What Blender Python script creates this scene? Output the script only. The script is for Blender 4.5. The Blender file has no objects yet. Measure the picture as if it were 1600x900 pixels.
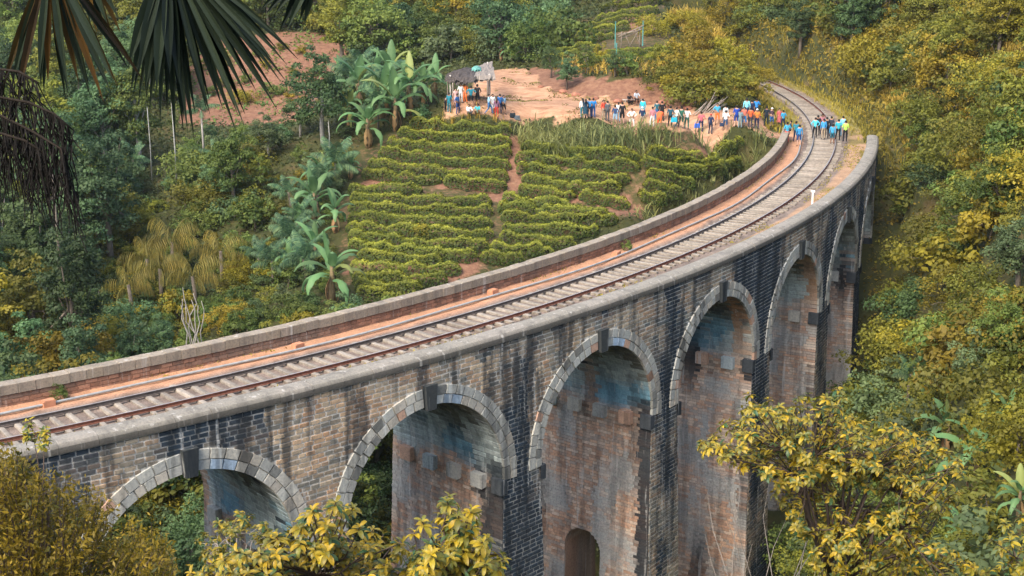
import bpy, bmesh, math, random
import numpy as np
from mathutils import Vector, Matrix, Euler

R_ = math.radians
random.seed(11)
rng = np.random.default_rng(11)
scene = bpy.context.scene
COL = scene.collection

# ---------------------------------------------------------------- camera, sky, sun, exposure
CAM_H, CAM_PITCH, CAM_F = 18.936, R_(14.9), 2305.8          # metres, radians, focal length in px of a 1600 px wide picture
cam_d = bpy.data.cameras.new('camera'); cam = bpy.data.objects.new('camera', cam_d); COL.objects.link(cam)
cam.location = (0, 0, CAM_H); cam.rotation_euler = (math.pi/2 - CAM_PITCH, 0, 0)
cam_d.sensor_width = 36; cam_d.lens = 36*CAM_F/1600; cam_d.clip_start = .1; cam_d.clip_end = 3000
scene.camera = cam
SUN_EL, SUN_AZ = R_(46), R_(214)                             # azimuth the light comes from, clockwise from +Y
world = bpy.data.worlds.new('World'); scene.world = world; world.use_nodes = True
wn = world.node_tree.nodes; wl = world.node_tree.links
sky = wn.new('ShaderNodeTexSky'); sky.sky_type = 'NISHITA'; sky.sun_disc = False
sky.sun_elevation = SUN_EL; sky.sun_rotation = SUN_AZ; sky.air_density = 1.0; sky.dust_density = 3.0; sky.ozone_density = 1.0
wn['Background'].inputs['Strength'].default_value = .15
wl.new(sky.outputs[0], wn['Background'].inputs['Color'])
sun_d = bpy.data.lights.new('sun', 'SUN'); sun_d.energy = 1.45; sun_d.angle = R_(26); sun_d.color = (1, .93, .82)
sun = bpy.data.objects.new('sun', sun_d); COL.objects.link(sun)
sdir = Vector((math.sin(SUN_AZ)*math.cos(SUN_EL), math.cos(SUN_AZ)*math.cos(SUN_EL), math.sin(SUN_EL)))
sun.rotation_euler = (-sdir).to_track_quat('-Z', 'Y').to_euler(); sun.location = (0, 0, 80)
vs = scene.view_settings; vs.view_transform = 'Standard'; vs.look = 'None'; vs.exposure = 1.5; vs.gamma = 1; vs.use_curve_mapping = False
scene.cycles.max_bounces = 6; scene.cycles.diffuse_bounces = 3; scene.cycles.transparent_max_bounces = 4
scene.cycles.use_denoising = True

# ---------------------------------------------------------------- helpers
def tag(o, label=None, cat=None, group=None, kind=None):
    if label: o['label'] = label
    if cat: o['category'] = cat
    if group: o['group'] = group
    if kind: o['kind'] = kind
    return o
def empty(name, loc=(0, 0, 0), rz=0.0):
    o = bpy.data.objects.new(name, None); COL.objects.link(o); o.location = loc; o.rotation_euler = (0, 0, rz)
    o.empty_display_size = .3
    return o
def mk(name, verts, faces, smooth=False, attrs=None):
    """numpy verts (n,3); faces: (m,k) array or list -> mesh with optional point attributes {name:(n,)or(n,3)}"""
    me = bpy.data.meshes.new(name)
    v = np.asarray(verts, np.float32).reshape(-1, 3)
    if isinstance(faces, np.ndarray):
        m, k = faces.shape
        me.vertices.add(len(v)); me.vertices.foreach_set('co', v.ravel())
        me.loops.add(m*k); me.loops.foreach_set('vertex_index', faces.astype(np.int32).ravel())
        me.polygons.add(m); me.polygons.foreach_set('loop_start', np.arange(0, m*k, k, dtype=np.int32))
        me.update(calc_edges=True)
    else:
        me.from_pydata(v.tolist(), [], faces)
    if attrs:
        for n, a in attrs.items():
            a = np.asarray(a, np.float32)
            if a.ndim == 1:
                at = me.attributes.new(n, 'FLOAT', 'POINT'); at.data.foreach_set('value', a)
            else:
                at = me.attributes.new(n, 'FLOAT_COLOR', 'POINT')
                at.data.foreach_set('color', np.c_[a, np.ones(len(a))].astype(np.float32).ravel())
    me.polygons.foreach_set('use_smooth', np.full(len(me.polygons), bool(smooth)))
    return me
def ob(name, me, mat=None, parent=None, loc=None):
    o = bpy.data.objects.new(name, me); COL.objects.link(o)
    if mat is not None and len(me.materials) == 0:
        for m in (mat if isinstance(mat, (list, tuple)) else [mat]): me.materials.append(m)
    if loc is not None: o.location = loc
    if parent is not None:
        o.parent = parent
    return o
def local(o, parent):
    """mesh given in world coordinates: parent it and keep it in place"""
    o.parent = parent
    o.matrix_parent_inverse = Matrix.Translation(-Vector(parent.location)) if parent.parent is None else Matrix.Identity(4)
    return o
class G:
    """collects quads/triangles of several shapes for one mesh"""
    def __init__(s): s.v = []; s.f = []; s.m = []
    def add(s, v, f, mi=0):
        b = len(s.v); s.v += [tuple(q) for q in v]; s.f += [tuple(i+b for i in q) for q in f]; s.m += [mi]*len(f)
    def box(s, c, d, rot=None, mi=0, taper=0):
        x, y, z = d[0]/2, d[1]/2, d[2]/2; t = 1-taper
        v = [Vector((a*x*(t if k > 0 else 1), b*y*(t if k > 0 else 1), k*z)) for k in (-1, 1) for a, b in ((-1, -1), (1, -1), (1, 1), (-1, 1))]
        if rot is not None: v = [rot @ q for q in v]
        c = Vector(c); s.add([q+c for q in v], [(3, 2, 1, 0), (4, 5, 6, 7), (0, 1, 5, 4), (1, 2, 6, 5), (2, 3, 7, 6), (3, 0, 4, 7)], mi)
    def tube(s, pts, rad, n=6, mi=0, cap=True):
        pts = [Vector(p) for p in pts]; rad = rad if isinstance(rad, (list, tuple)) else [rad]*len(pts)
        v = []; f = []; prev = None
        for i, p in enumerate(pts):
            t = (pts[min(i+1, len(pts)-1)]-pts[max(i-1, 0)]).normalized()
            a = prev if prev is not None else (Vector((0, 0, 1)) if abs(t.z) < .9 else Vector((1, 0, 0)))
            u = (a - t*a.dot(t)).normalized(); w = t.cross(u); prev = u
            v += [p + (u*math.cos(2*math.pi*k/n)+w*math.sin(2*math.pi*k/n))*rad[i] for k in range(n)]
            if i:
                b = (i-1)*n
                f += [(b+k, b+(k+1) % n, b+n+(k+1) % n, b+n+k) for k in range(n)]
        if cap: f += [tuple(range(n-1, -1, -1)), tuple(range(len(v)-n, len(v)))]
        s.add(v, f, mi)
    def mesh(s, name, smooth=False):
        me = bpy.data.meshes.new(name); me.from_pydata(s.v, [], s.f)
        if any(s.m): me.polygons.foreach_set('material_index', s.m)
        me.polygons.foreach_set('use_smooth', [bool(smooth)]*len(s.f))
        return me
# value noise in numpy
def _h(i, j, k, seed):
    n = (i*374761393 + j*668265263 + k*2147483647 + seed*974634777) & 0xFFFFFFFF
    n = ((n ^ (n >> 13))*1274126177) & 0xFFFFFFFF
    return ((n ^ (n >> 16)) & 0xFFFF)/65535.
def vnoise(x, y, z=0, seed=0):
    x, y, z = np.broadcast_arrays(np.asarray(x, float), np.asarray(y, float), np.asarray(z, float))
    i, j, k = [np.floor(q).astype(np.int64) for q in (x, y, z)]
    u, v, w = x-i, y-j, z-k
    u, v, w = [q*q*(3-2*q) for q in (u, v, w)]
    r = 0
    for a in (0, 1):
        for b in (0, 1):
            for c in (0, 1):
                r = r + _h(i+a, j+b, k+c, seed)*(u if a else 1-u)*(v if b else 1-v)*(w if c else 1-w)
    return r
def fnoise(x, y, z=0, seed=0, o=3):
    r = 0; t = 0
    for q in range(o):
        r = r + vnoise(x*2**q, y*2**q, np.asarray(z)*2**q, seed+q)/2**q; t += 1/2**q
    return r/t

# ---------------------------------------------------------------- materials
def mat(name, rough=.85):
    m = bpy.data.materials.new(name); m.use_nodes = True
    n = m.node_tree.nodes; p = n['Principled BSDF']; p.inputs['Roughness'].default_value = rough
    p.inputs['Specular IOR Level'].default_value = .25
    return m, n, m.node_tree.links, p
def node(n, t, **kw):
    o = n.new(t)
    for k, v in kw.items():
        if k in o.inputs: o.inputs[k].default_value = v
        else: setattr(o, k, v)
    return o
def ramp(n, stops):
    r = n.new('ShaderNodeValToRGB'); e = r.color_ramp.elements
    while len(e) > 1: e.remove(e[-1])
    for i, (p, c) in enumerate(stops):
        q = e[0] if i == 0 else e.new(p)
        q.position = p; q.color = (*c, 1) if len(c) == 3 else c
    return r
def mixc(n, l, fac, a, b, mode='MIX'):
    x = n.new('ShaderNodeMix'); x.data_type = 'RGBA'; x.blend_type = mode
    for s, v in ((x.inputs[0], fac), (x.inputs[6], a), (x.inputs[7], b)):
        if hasattr(v, 'is_linked') or hasattr(v, 'links'): l.new(v, s)
        else: s.default_value = v if isinstance(v, (int, float)) else ((*v, 1) if len(v) == 3 else v)
    return x.outputs[2]
def pos_noise(n, l, scale, stretch=(1, 1, 1), detail=4, rough=.6, obj=False):
    if obj: src = n.new('ShaderNodeTexCoord').outputs['Object']
    else: src = n.new('ShaderNodeNewGeometry').outputs['Position']
    mp = n.new('ShaderNodeMapping'); mp.inputs['Scale'].default_value = stretch; l.new(src, mp.inputs['Vector'])
    t = node(n, 'ShaderNodeTexNoise', Scale=scale, Detail=detail, Roughness=rough); l.new(mp.outputs[0], t.inputs['Vector'])
    return t.outputs[0]
def simple(name, c, rough=.85, var=.25, scale=3, obj=False):
    m, n, l, p = mat(name, rough)
    f = pos_noise(n, l, scale, detail=5, obj=obj)
    r = ramp(n, [(.3, tuple(q*(1-var) for q in c)), (.7, tuple(min(1, q*(1+var)) for q in c))]); l.new(f, r.inputs[0])
    l.new(r.outputs[0], p.inputs['Base Color'])
    return m
def leafmat(name, c0, c1, transl=.38, rough=.6, rnd=.35, gloss=.3):
    """foliage: colour runs from c0 to c1 with each leaf's own 'tint'; each plant a little different"""
    m, n, l, p = mat(name, rough); p.inputs['Specular IOR Level'].default_value = gloss
    at = node(n, 'ShaderNodeAttribute', attribute_name='tint')
    r = ramp(n, [(0., c0), (1., c1)]); l.new(at.outputs['Fac'], r.inputs[0])
    oi = n.new('ShaderNodeObjectInfo')
    hs = node(n, 'ShaderNodeHueSaturation'); l.new(r.outputs[0], hs.inputs['Color'])
    mr = node(n, 'ShaderNodeMapRange'); mr.inputs['To Min'].default_value = 1-rnd; mr.inputs['To Max'].default_value = 1+rnd
    l.new(oi.outputs['Random'], mr.inputs['Value']); l.new(mr.outputs[0], hs.inputs['Value'])
    mr2 = node(n, 'ShaderNodeMapRange'); mr2.inputs['To Min'].default_value = .5-.008*rnd/.35; mr2.inputs['To Max'].default_value = .5+.022*rnd/.35
    wn_ = node(n, 'ShaderNodeMath', operation='FRACT'); ml = node(n, 'ShaderNodeMath', operation='MULTIPLY'); ml.inputs[1].default_value = 17.3
    l.new(oi.outputs['Random'], ml.inputs[0]); l.new(ml.outputs[0], wn_.inputs[0]); l.new(wn_.outputs[0], mr2.inputs['Value']); l.new(mr2.outputs[0], hs.inputs['Hue'])
    l.new(hs.outputs[0], p.inputs['Base Color'])
    tr = n.new('ShaderNodeBsdfTranslucent'); l.new(hs.outputs[0], tr.inputs['Color'])
    mx = n.new('ShaderNodeMixShader'); mx.inputs[0].default_value = transl
    l.new(p.outputs[0], mx.inputs[1]); l.new(tr.outputs[0], mx.inputs[2]); l.new(mx.outputs[0], n['Material Output'].inputs['Surface'])
    return m
M = {}

# ---------------------------------------------------------------- picture <-> place
CP, SP = math.cos(CAM_PITCH), math.sin(CAM_PITCH)
def ray(px, py):
    u, v = px-800, py-450
    return np.array([u/CAM_F, CP - SP*v/CAM_F, -SP - CP*v/CAM_F])
def at_depth(px, py, d): return np.array([0, 0, CAM_H]) + ray(px, py)*d
def at_z(px, py, z):
    r = ray(px, py); return np.array([0, 0, CAM_H]) + r*((z-CAM_H)/r[2])
def project(P):
    P = np.atleast_2d(P); d = P-np.array([0, 0, CAM_H])
    dep = d[:, 1]*CP - d[:, 2]*SP; up = d[:, 1]*SP + d[:, 2]*CP
    return 800+CAM_F*d[:, 0]/dep, 450-CAM_F*up/dep, dep

# ---------------------------------------------------------------- the bridge's curve
BC = np.array([-82.369, 140.42]); BR = 109.86               # centre and radius of the track's curve
W_OUT, W_IN = 4.12, 3.30                                     # faces of the bridge from the track's centre line
RO, RI = BR+W_OUT, BR-W_IN
A_STEP, A0 = 11.183/114.083, -.904                           # angle from arch to arch, angle of the first crown in view
SPAN = 8.76; RAD = SPAN/2; Z_CROWN = -1.6; Z_SPRING = Z_CROWN-RAD
ARCHES = list(range(-2, 7))
A_BEG, A_END = A0 + A_STEP*(-2.5), -.212
def pol(a, r, z=0.): return np.stack(np.broadcast_arrays(BC[0]+r*np.cos(a), BC[1]+r*np.sin(a), z), -1)
def to_pol(x, y):
    return np.arctan2(y-BC[1], x-BC[0]), np.hypot(x-BC[0], y-BC[1])

# ---------------------------------------------------------------- the ground
def dpt(*rows): return [tuple(at_depth(*r)) for r in rows]
def zpt(*rows): return [tuple(at_z(*r)) for r in rows]
ctrl = []
ctrl += [(0, 0, 17.2), (0, 10, 12.6), (0, 20, 6.5), (0, 30, 0), (0, 40, -9), (-6, 10, 13), (-14, 20, 8), (-24, 30, 2), (-40, 20, 10), (-40, 0, 18), (0, -25, 26), (-60, -25, 30), (60, -25, 28),
         (12, 14, 12), (14, 24, 5), (16, 36, -2.5), (26, 26, 6), (40, 20, 12), (60, 10, 20), (8, 44, -13), (14, 52, -12)]
# along the bridge, under the arches
for i, z in ((-2.5, 0), (-2, -4), (-1, -9), (0, -14), (1, -18.5), (2, -21), (3, -21.5), (4, -18), (5, -13.5), (6, -9), (6.6, -5.5)):
    a = A0+A_STEP*i
    for r in (RO+3, RI-3): ctrl.append((BC[0]+r*math.cos(a), BC[1]+r*math.sin(a), z))
# right-hand hillside (ground under the bushes)
ctrl += dpt((1420, 300, 107), (1500, 300, 99), (1600, 300, 85), (1420, 500, 93), (1500, 500, 81), (1600, 500, 68), (1430, 680, 80), (1520, 760, 63), (1600, 720, 54), (1400, 180, 128), (1420, 100, 142), (1500, 100, 124),
            (1600, 100, 108), (1400, 0, 165), (1500, 0, 145), (1600, 0, 122), (1320, 60, 172), (1700, 200, 88), (1800, 400, 65))
# the plateau where people stand, and the cutting of the line
ctrl += zpt((700, 180, 1.6), (760, 185, 1.5), (800, 160, 1.5), (860, 180, 1.4), (920, 185, 1.3), (1000, 200, 1.1), (1080, 205, 1.0), (1150, 203, .8), (950, 163, 1.3), (1000, 163, 1.3), (900, 155, 1.5), (1050, 170, 1.2), (1110, 178, 1.1), (1180, 190, .5), (840, 128, 2.0), (800, 112, 2.5), (740, 125, 2.4), (1205, 205, .0), (720, 150, 1.9))
ctrl += dpt((900, 122, 135), (950, 126, 131.6), (1000, 126, 131), (1050, 128, 130.5), (1080, 130, 130.2), (925, 123, 133), (850, 98, 146), (1130, 140, 132), (900, 80, 147), (980, 60, 151), (1080, 60, 149), (1130, 70, 147), (1165, 100, 143), (1180, 60, 152), (1000, 10, 166), (1100, 5, 164), (880, 20, 170), (780, 95, 150), (700, 110, 146))
# tea slope, from the edge of the plateau down into the valley
ctrl += dpt((600, 245, 118), (700, 225, 119), (850, 228, 121), (1000, 235, 119.5), (1100, 245, 118), (1160, 250, 114), (550, 330, 109), (700, 300, 112), (850, 300, 112), (960, 330, 108), (1050, 290, 111),
            (560, 440, 98), (700, 400, 101), (850, 380, 103), (600, 500, 92), (1000, 345, 105), (540, 520, 90))
ctrl += [(-12, 76, -13), (0, 84, -13.5), (9, 92, -12), (-6, 72, -15)]
# valley to the left and the hills behind
ctrl += [(-24, 95, -9), (-34, 95, -9), (-28, 78, -10.5), (-40, 75, -7), (-32, 60, -4), (-55, 60, 0), (-26, 110, -7), (-30, 125, -5.5), (-38, 115, -8), (-50, 100, -6), (-55, 130, -5), (-75, 100, 0), (-24, 128, -2.2)]
ctrl += dpt((440, 185, 150), (300, 190, 152), (440, 60, 175), (300, 70, 180), (540, 70, 172), (560, 170, 146), (150, 150, 165), (0, 150, 165), (650, 60, 178))
ctrl += [(-30, 200, 9), (-60, 205, 12), (0, 195, 12), (20, 205, 17), (45, 190, 20), (70, 160, 22), (-90, 160, 8), (-30, 250, 26), (30, 250, 32), (90, 240, 42), (-100, 240, 26), (90, 120, 24), (90, 60, 22), (-100, 60, 10), (-100, 120, 4),
         (-160, 100, 20), (-160, 220, 32), (160, 100, 42), (160, 220, 55), (0, 350, 55), (-140, 350, 55), (140, 350, 65), (-300, 150, 60), (300, 150, 80), (0, 600, 110), (-160, -40, 45), (160, -40, 50), (0, -150, 60)]
ctrl = np.array(ctrl)
def _tps_k(d2): return .5*d2*np.log(d2+1e-9)
_n = len(ctrl)
_K = _tps_k(((ctrl[:, None, :2]-ctrl[None, :, :2])**2).sum(-1)) + np.eye(_n)*1.5
_P = np.c_[np.ones(_n), ctrl[:, :2]]
_A = np.block([[_K, _P], [_P.T, np.zeros((3, 3))]])
_w = np.linalg.solve(_A, np.r_[ctrl[:, 2], 0, 0, 0])
def _sm(x): x = np.clip(x, 0, 1); return x*x*(3-2*x)
def ground_raw(x, y):
    sh = np.shape(x); x = np.ravel(x).astype(float); y = np.ravel(y).astype(float); out = np.empty(len(x))
    for s in range(0, len(x), 20000):
        X, Y = x[s:s+20000], y[s:s+20000]
        d2 = (X[:, None]-ctrl[None, :, 0])**2 + (Y[:, None]-ctrl[None, :, 1])**2
        out[s:s+20000] = _tps_k(d2)@_w[:_n] + _w[_n] + _w[_n+1]*X + _w[_n+2]*Y
    h = out
    h = h + (fnoise(x*.11, y*.11, 0, 5)-.5)*1.3 + (fnoise(x*.5, y*.5, 0, 9)-.5)*.35
    a, r = to_pol(x, y); dr = np.abs(r-BR)
    # cutting: level bed for the line beyond the bridge ends
    past = _sm((a-(A_END-.012))/.02) + _sm((A_BEG-.02-a)/.03)
    past = np.where((a > 1.2) | (a < -1.9), 0, past)
    bed = _sm(1-(dr-3.4)/2.6)*np.clip(past, 0, 1)
    h = h*(1-bed) + (-.42)*bed
    # keep the ground clear of the deck between the ends
    mid = (a > A_BEG+.01) & (a < A_END-.015)
    lim = -1.2 - 8*np.clip(np.minimum(a-A_BEG, A_END-a)/.1, 0, 1)
    h = np.where(mid & (dr < 7), np.minimum(h, lim), h)
    return h.reshape(sh)
gx = np.unique(np.r_[np.linspace(-420, -110, 32), np.linspace(-110, 90, 201), np.linspace(90, 420, 34)])
gy = np.unique(np.r_[np.linspace(-200, -10, 20), np.linspace(-10, 230, 241), np.linspace(230, 700, 40)])
GX, GY = np.meshgrid(gx, gy)
GZ = ground_raw(GX, GY)
def H(x, y):
    x = np.asarray(x, float); y = np.asarray(y, float)
    i = np.clip(np.searchsorted(gx, x)-1, 0, len(gx)-2); j = np.clip(np.searchsorted(gy, y)-1, 0, len(gy)-2)
    u = (x-gx[i])/(gx[i+1]-gx[i]); v = (y-gy[j])/(gy[j+1]-gy[j])
    return GZ[j, i]*(1-u)*(1-v)+GZ[j, i+1]*u*(1-v)+GZ[j+1, i]*(1-u)*v+GZ[j+1, i+1]*u*v
def hit(px, py, d0=30.):
    """where the line of sight through a picture point meets the ground (beyond distance d0)"""
    d = np.arange(d0, 330, .25); r = ray(px, py); P = np.array([0, 0, CAM_H])+d[:, None]*r
    below = P[:, 2] < H(P[:, 0], P[:, 1])
    k = int(np.argmax(below)) if below.any() else len(d)-1
    p = P[k].copy(); p[2] = float(H(p[0], p[1])); return p
def poly_mask(x, y, poly):
    x = np.asarray(x); y = np.asarray(y); inside = np.zeros(np.shape(x), bool); n = len(poly)
    for i in range(n):
        x0, y0 = poly[i][:2]; x1, y1 = poly[(i+1) % n][:2]
        c = ((y0 > y) != (y1 > y)) & (x < (x1-x0)*(y-y0)/((y1-y0) if y1 != y0 else 1e-9)+x0)
        inside ^= c
    return inside
# ---------------------------------------------------------------- ground mesh
def wpoly(pts): return [tuple(hit(*p)[:2]) for p in pts]
POLY_PLATEAU = wpoly([(688, 188), (700, 168), (705, 150), (740, 118), (775, 108), (815, 106), (838, 122), (850, 138), (900, 150), (960, 158), (1030, 166), (1100, 176), (1140, 172), (1165, 165), (1185, 172), (1200, 200), (1225, 215), (1195, 212), (1140, 213), (1060, 209), (1000, 204), (960, 198), (925, 190), (870, 188), (830, 190), (790, 192), (740, 186)])
POLY_FIELD = wpoly([(280, 195), (285, 110), (330, 60), (420, 54), (550, 56), (548, 80), (520, 110), (498, 150), (480, 190), (400, 196)])
POLY_TEA = wpoly([(560, 235), (650, 195), (760, 200), (800, 205), (830, 195), (1000, 215), (1180, 218), (1150, 250), (1080, 290), (1020, 330), (940, 352), (800, 410), (700, 450), (560, 475), (530, 440), (520, 340), (545, 280)])
POLY_TEA_UP = wpoly([(850, 112), (880, 75), (930, 30), (960, 0), (1060, 0), (1030, 40), (1075, 75), (1040, 115), (960, 118)])
POLY_BANK = wpoly([(822, 108), (860, 108), (900, 118), (950, 124), (1000, 126), (1080, 132), (1092, 168), (1040, 169), (960, 161), (900, 153), (850, 141)])
SOIL = [wpoly(q) for q in ([(560, 287), (700, 284), (800, 292), (960, 316), (975, 316), (975, 326), (940, 322), (800, 299), (700, 290), (560, 293)], [(798, 205), (806, 205), (804, 300), (774, 318), (772, 380), (764, 380), (766, 310), (794, 292)],
  [(955, 318), (1000, 322), (1010, 342), (965, 352)], [(1095, 250), (1118, 252), (1112, 285), (1092, 285)], [(540, 414), (620, 414), (735, 412), (760, 424), (690, 440), (540, 424)], [(990, 20), (1020, 30), (1010, 50), (985, 45)])]
nv = GX.size
px_, py_ = GX.ravel(), GY.ravel()
gm = np.zeros((nv, 3))
dirt = poly_mask(px_, py_, POLY_PLATEAU).astype(float)
field = poly_mask(px_, py_, POLY_FIELD).astype(float)
tea = poly_mask(px_, py_, POLY_TEA) | poly_mask(px_, py_, POLY_TEA_UP)
# the steep earth bank behind the trampled ground
slope = np.hypot(*np.gradient(GZ, gy, gx)).ravel()
bank = poly_mask(px_, py_, POLY_BANK).astype(float)
for q in SOIL: bank += poly_mask(px_, py_, q)
gm[:, 0] = dirt; gm[:, 1] = np.clip(field+bank+tea*.40, 0, 1)
gm[:, 2] = ((px_ > 18) & (py_ > 112)).astype(float)
idx = np.arange(nv).reshape(GX.shape)
faces = np.stack([idx[:-1, :-1], idx[:-1, 1:], idx[1:, 1:], idx[1:, :-1]], -1).reshape(-1, 4)
m, n, l, p = mat('ground_soil', .95)
at = node(n, 'ShaderNodeAttribute', attribute_name='gmask'); sp = n.new('ShaderNodeSeparateColor'); l.new(at.outputs['Color'], sp.inputs[0])
f1 = pos_noise(n, l, .35, detail=8, rough=.65); f2 = pos_noise(n, l, 2.2, detail=6, rough=.7)
under = ramp(n, [(.3, (.022, .030, .010)), (.55, (.055, .055, .015)), (.75, (.13, .085, .04))]); l.new(f1, under.inputs[0])
soil = ramp(n, [(.3, (.125, .055, .034)), (.55, (.22, .112, .066)), (.75, (.29, .175, .10))]); l.new(f2, soil.inputs[0])
dirtc = ramp(n, [(.3, (.22, .11, .06)), (.5, (.40, .22, .125)), (.72, (.52, .33, .20))]); l.new(pos_noise(n, l, .8, (1, 2.2, 1), detail=8, rough=.7), dirtc.inputs[0])
def edge(src, k=.55):
    a = node(n, 'ShaderNodeMath', operation='ADD'); l.new(src, a.inputs[0])
    b = node(n, 'ShaderNodeMath', operation='MULTIPLY_ADD'); l.new(f2, b.inputs[0]); b.inputs[1].default_value = .9; b.inputs[2].default_value = -.45
    l.new(b.outputs[0], a.inputs[1])
    r = node(n, 'ShaderNodeMapRange'); r.inputs['From Min'].default_value = .35; r.inputs['From Max'].default_value = .62; l.new(a.outputs[0], r.inputs['Value']); return r.outputs[0]
c = mixc(n, l, edge(sp.outputs[1]), under.outputs[0], soil.outputs[0]); c = mixc(n, l, edge(sp.outputs[0]), c, dirtc.outputs[0])
l.new(c, p.inputs['Base Color'])
bp = node(n, 'ShaderNodeBump', Strength=.6, Distance=.15); l.new(f2, bp.inputs['Height']); l.new(bp.outputs[0], p.inputs['Normal'])
M['ground'] = m
g = ob('ground', mk('ground', np.c_[px_, py_, GZ.ravel()], faces, True, {'gmask': gm}), M['ground']); tag(g, kind='structure')

# ---------------------------------------------------------------- bridge materials
def stonemat(name, streak=.55, pale=(.62, .62, .58), dark=(.012, .018, .024), bump=.5, scale=1.0, dk=(.5, .62)):
    m, n, l, p = mat(name, .9)
    at = node(n, 'ShaderNodeAttribute', attribute_name='col')
    fine = pos_noise(n, l, 9*scale, detail=6, rough=.7)
    r = ramp(n, [(.25, (.55, .55, .57)), (.5, (1, 1, 1)), (.8, (1.35, 1.3, 1.22))]); l.new(fine, r.inputs[0])
    c = mixc(n, l, 1.0, at.outputs['Color'], r.outputs[0], 'MULTIPLY')
    s1 = ramp(n, [(dk[0], (0, 0, 0)), (dk[1], (1, 1, 1))]); l.new(pos_noise(n, l, 1.1, (1.3, 1.3, .13), 5, .6), s1.inputs[0])
    k = node(n, 'ShaderNodeMath', operation='MULTIPLY'); k.inputs[1].default_value = streak; l.new(s1.outputs[0], k.inputs[0])
    c = mixc(n, l, k.outputs[0], c, dark)
    s2 = ramp(n, [(.60, (0, 0, 0)), (.70, (1, 1, 1))]); l.new(pos_noise(n, l, 2.1, (1.6, 1.6, .11), 4, .62), s2.inputs[0])
    k2 = node(n, 'ShaderNodeMath', operation='MULTIPLY'); k2.inputs[1].default_value = .55; l.new(s2.outputs[0], k2.inputs[0])
    c = mixc(n, l, k2.outputs[0], c, pale)
    l.new(c, p.inputs['Base Color'])
    b = node(n, 'ShaderNodeBump', Strength=bump, Distance=.03); l.new(fine, b.inputs['Height']); l.new(b.outputs[0], p.inputs['Normal'])
    return m
M['stone'] = stonemat('weathered_granite', .72, (.66, .65, .60), dk=(.48, .59))
M['brick'] = stonemat('stained_brick', .42, (.60, .59, .54), dk=(.48, .61))
M['ring'] = stonemat('pale_voussoir_stone', .5, (.62, .64, .60), dk=(.51, .64))
M['coping'] = stonemat('concrete_coping', .35, (.55, .52, .46), (.06, .055, .05), .4, 1.4)

A_OF = lambda i: A0+A_STEP*i
def face_tone(ix, z, seed=0, mortar=False):
    """colour of the outer face at arch number ix (fractional), height z; arrays"""
    ix = np.asarray(ix, float); z = np.asarray(z, float); nn = ix.size
    s = ix*11.18
    pier = np.exp(-(((ix % 1)-.5)/.14)**2)*np.clip((ix-.6)/.5, .1, 1)
    streaks = fnoise(s*.42, z*.07, 0, 21, 4); blot = fnoise(s*.16, z*.22, 0, 33, 3); fine = fnoise(s*1.3, z*.5, 0, 45, 2)
    D = (streaks-.48)*3.6 + (fine-.5)*1.5 + pier*np.clip(.55+(-z)*.12, .2, 1.5) + .75*np.exp(-(.2-z)/.55)*(blot > .42) + (blot-.52)*2.2
    D = D - .8*np.exp(-((ix-.52)/.33)**2 - ((z+3.6)/2.6)**2)
    D = np.clip(D, .0, .96)
    if mortar:
        base = np.tile(np.array([.72, .67, .58]), (nn, 1)); D = D*.42
    else:
        pal = np.array([[.34, .28, .20], [.24, .22, .18], [.16, .17, .16], [.33, .235, .16], [.42, .365, .28], [.11, .12, .12], [.22, .18, .135]])
        q = np.random.default_rng(seed+5).random(nn); warm = fnoise(s*.1+7, z*.25, 0, 61, 2) + .25*np.exp(-((ix-.5)/.4)**2)
        k = np.clip((q*7).astype(int), 0, 6); loc_ = np.clip(((fnoise(s*.25, z*.45, 0, 63, 3)-.22)*1.9*7).astype(int), 0, 6); base = pal[k]*.42+pal[loc_]*.42
        base = base*(np.array([1.22, 1.0, .80])[None]*np.clip(warm-.18, 0, 1)[:, None]*1.4 + np.array([.96, 1., 1.0])[None]*(1-np.clip(warm-.25, 0, 1))[:, None])
    dk = np.array([.013, .024, .036])[None]*(1+.8*np.random.default_rng(seed+9).random((nn, 1)))
    return base*(1-D[:, None]) + dk*D[:, None]
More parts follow.
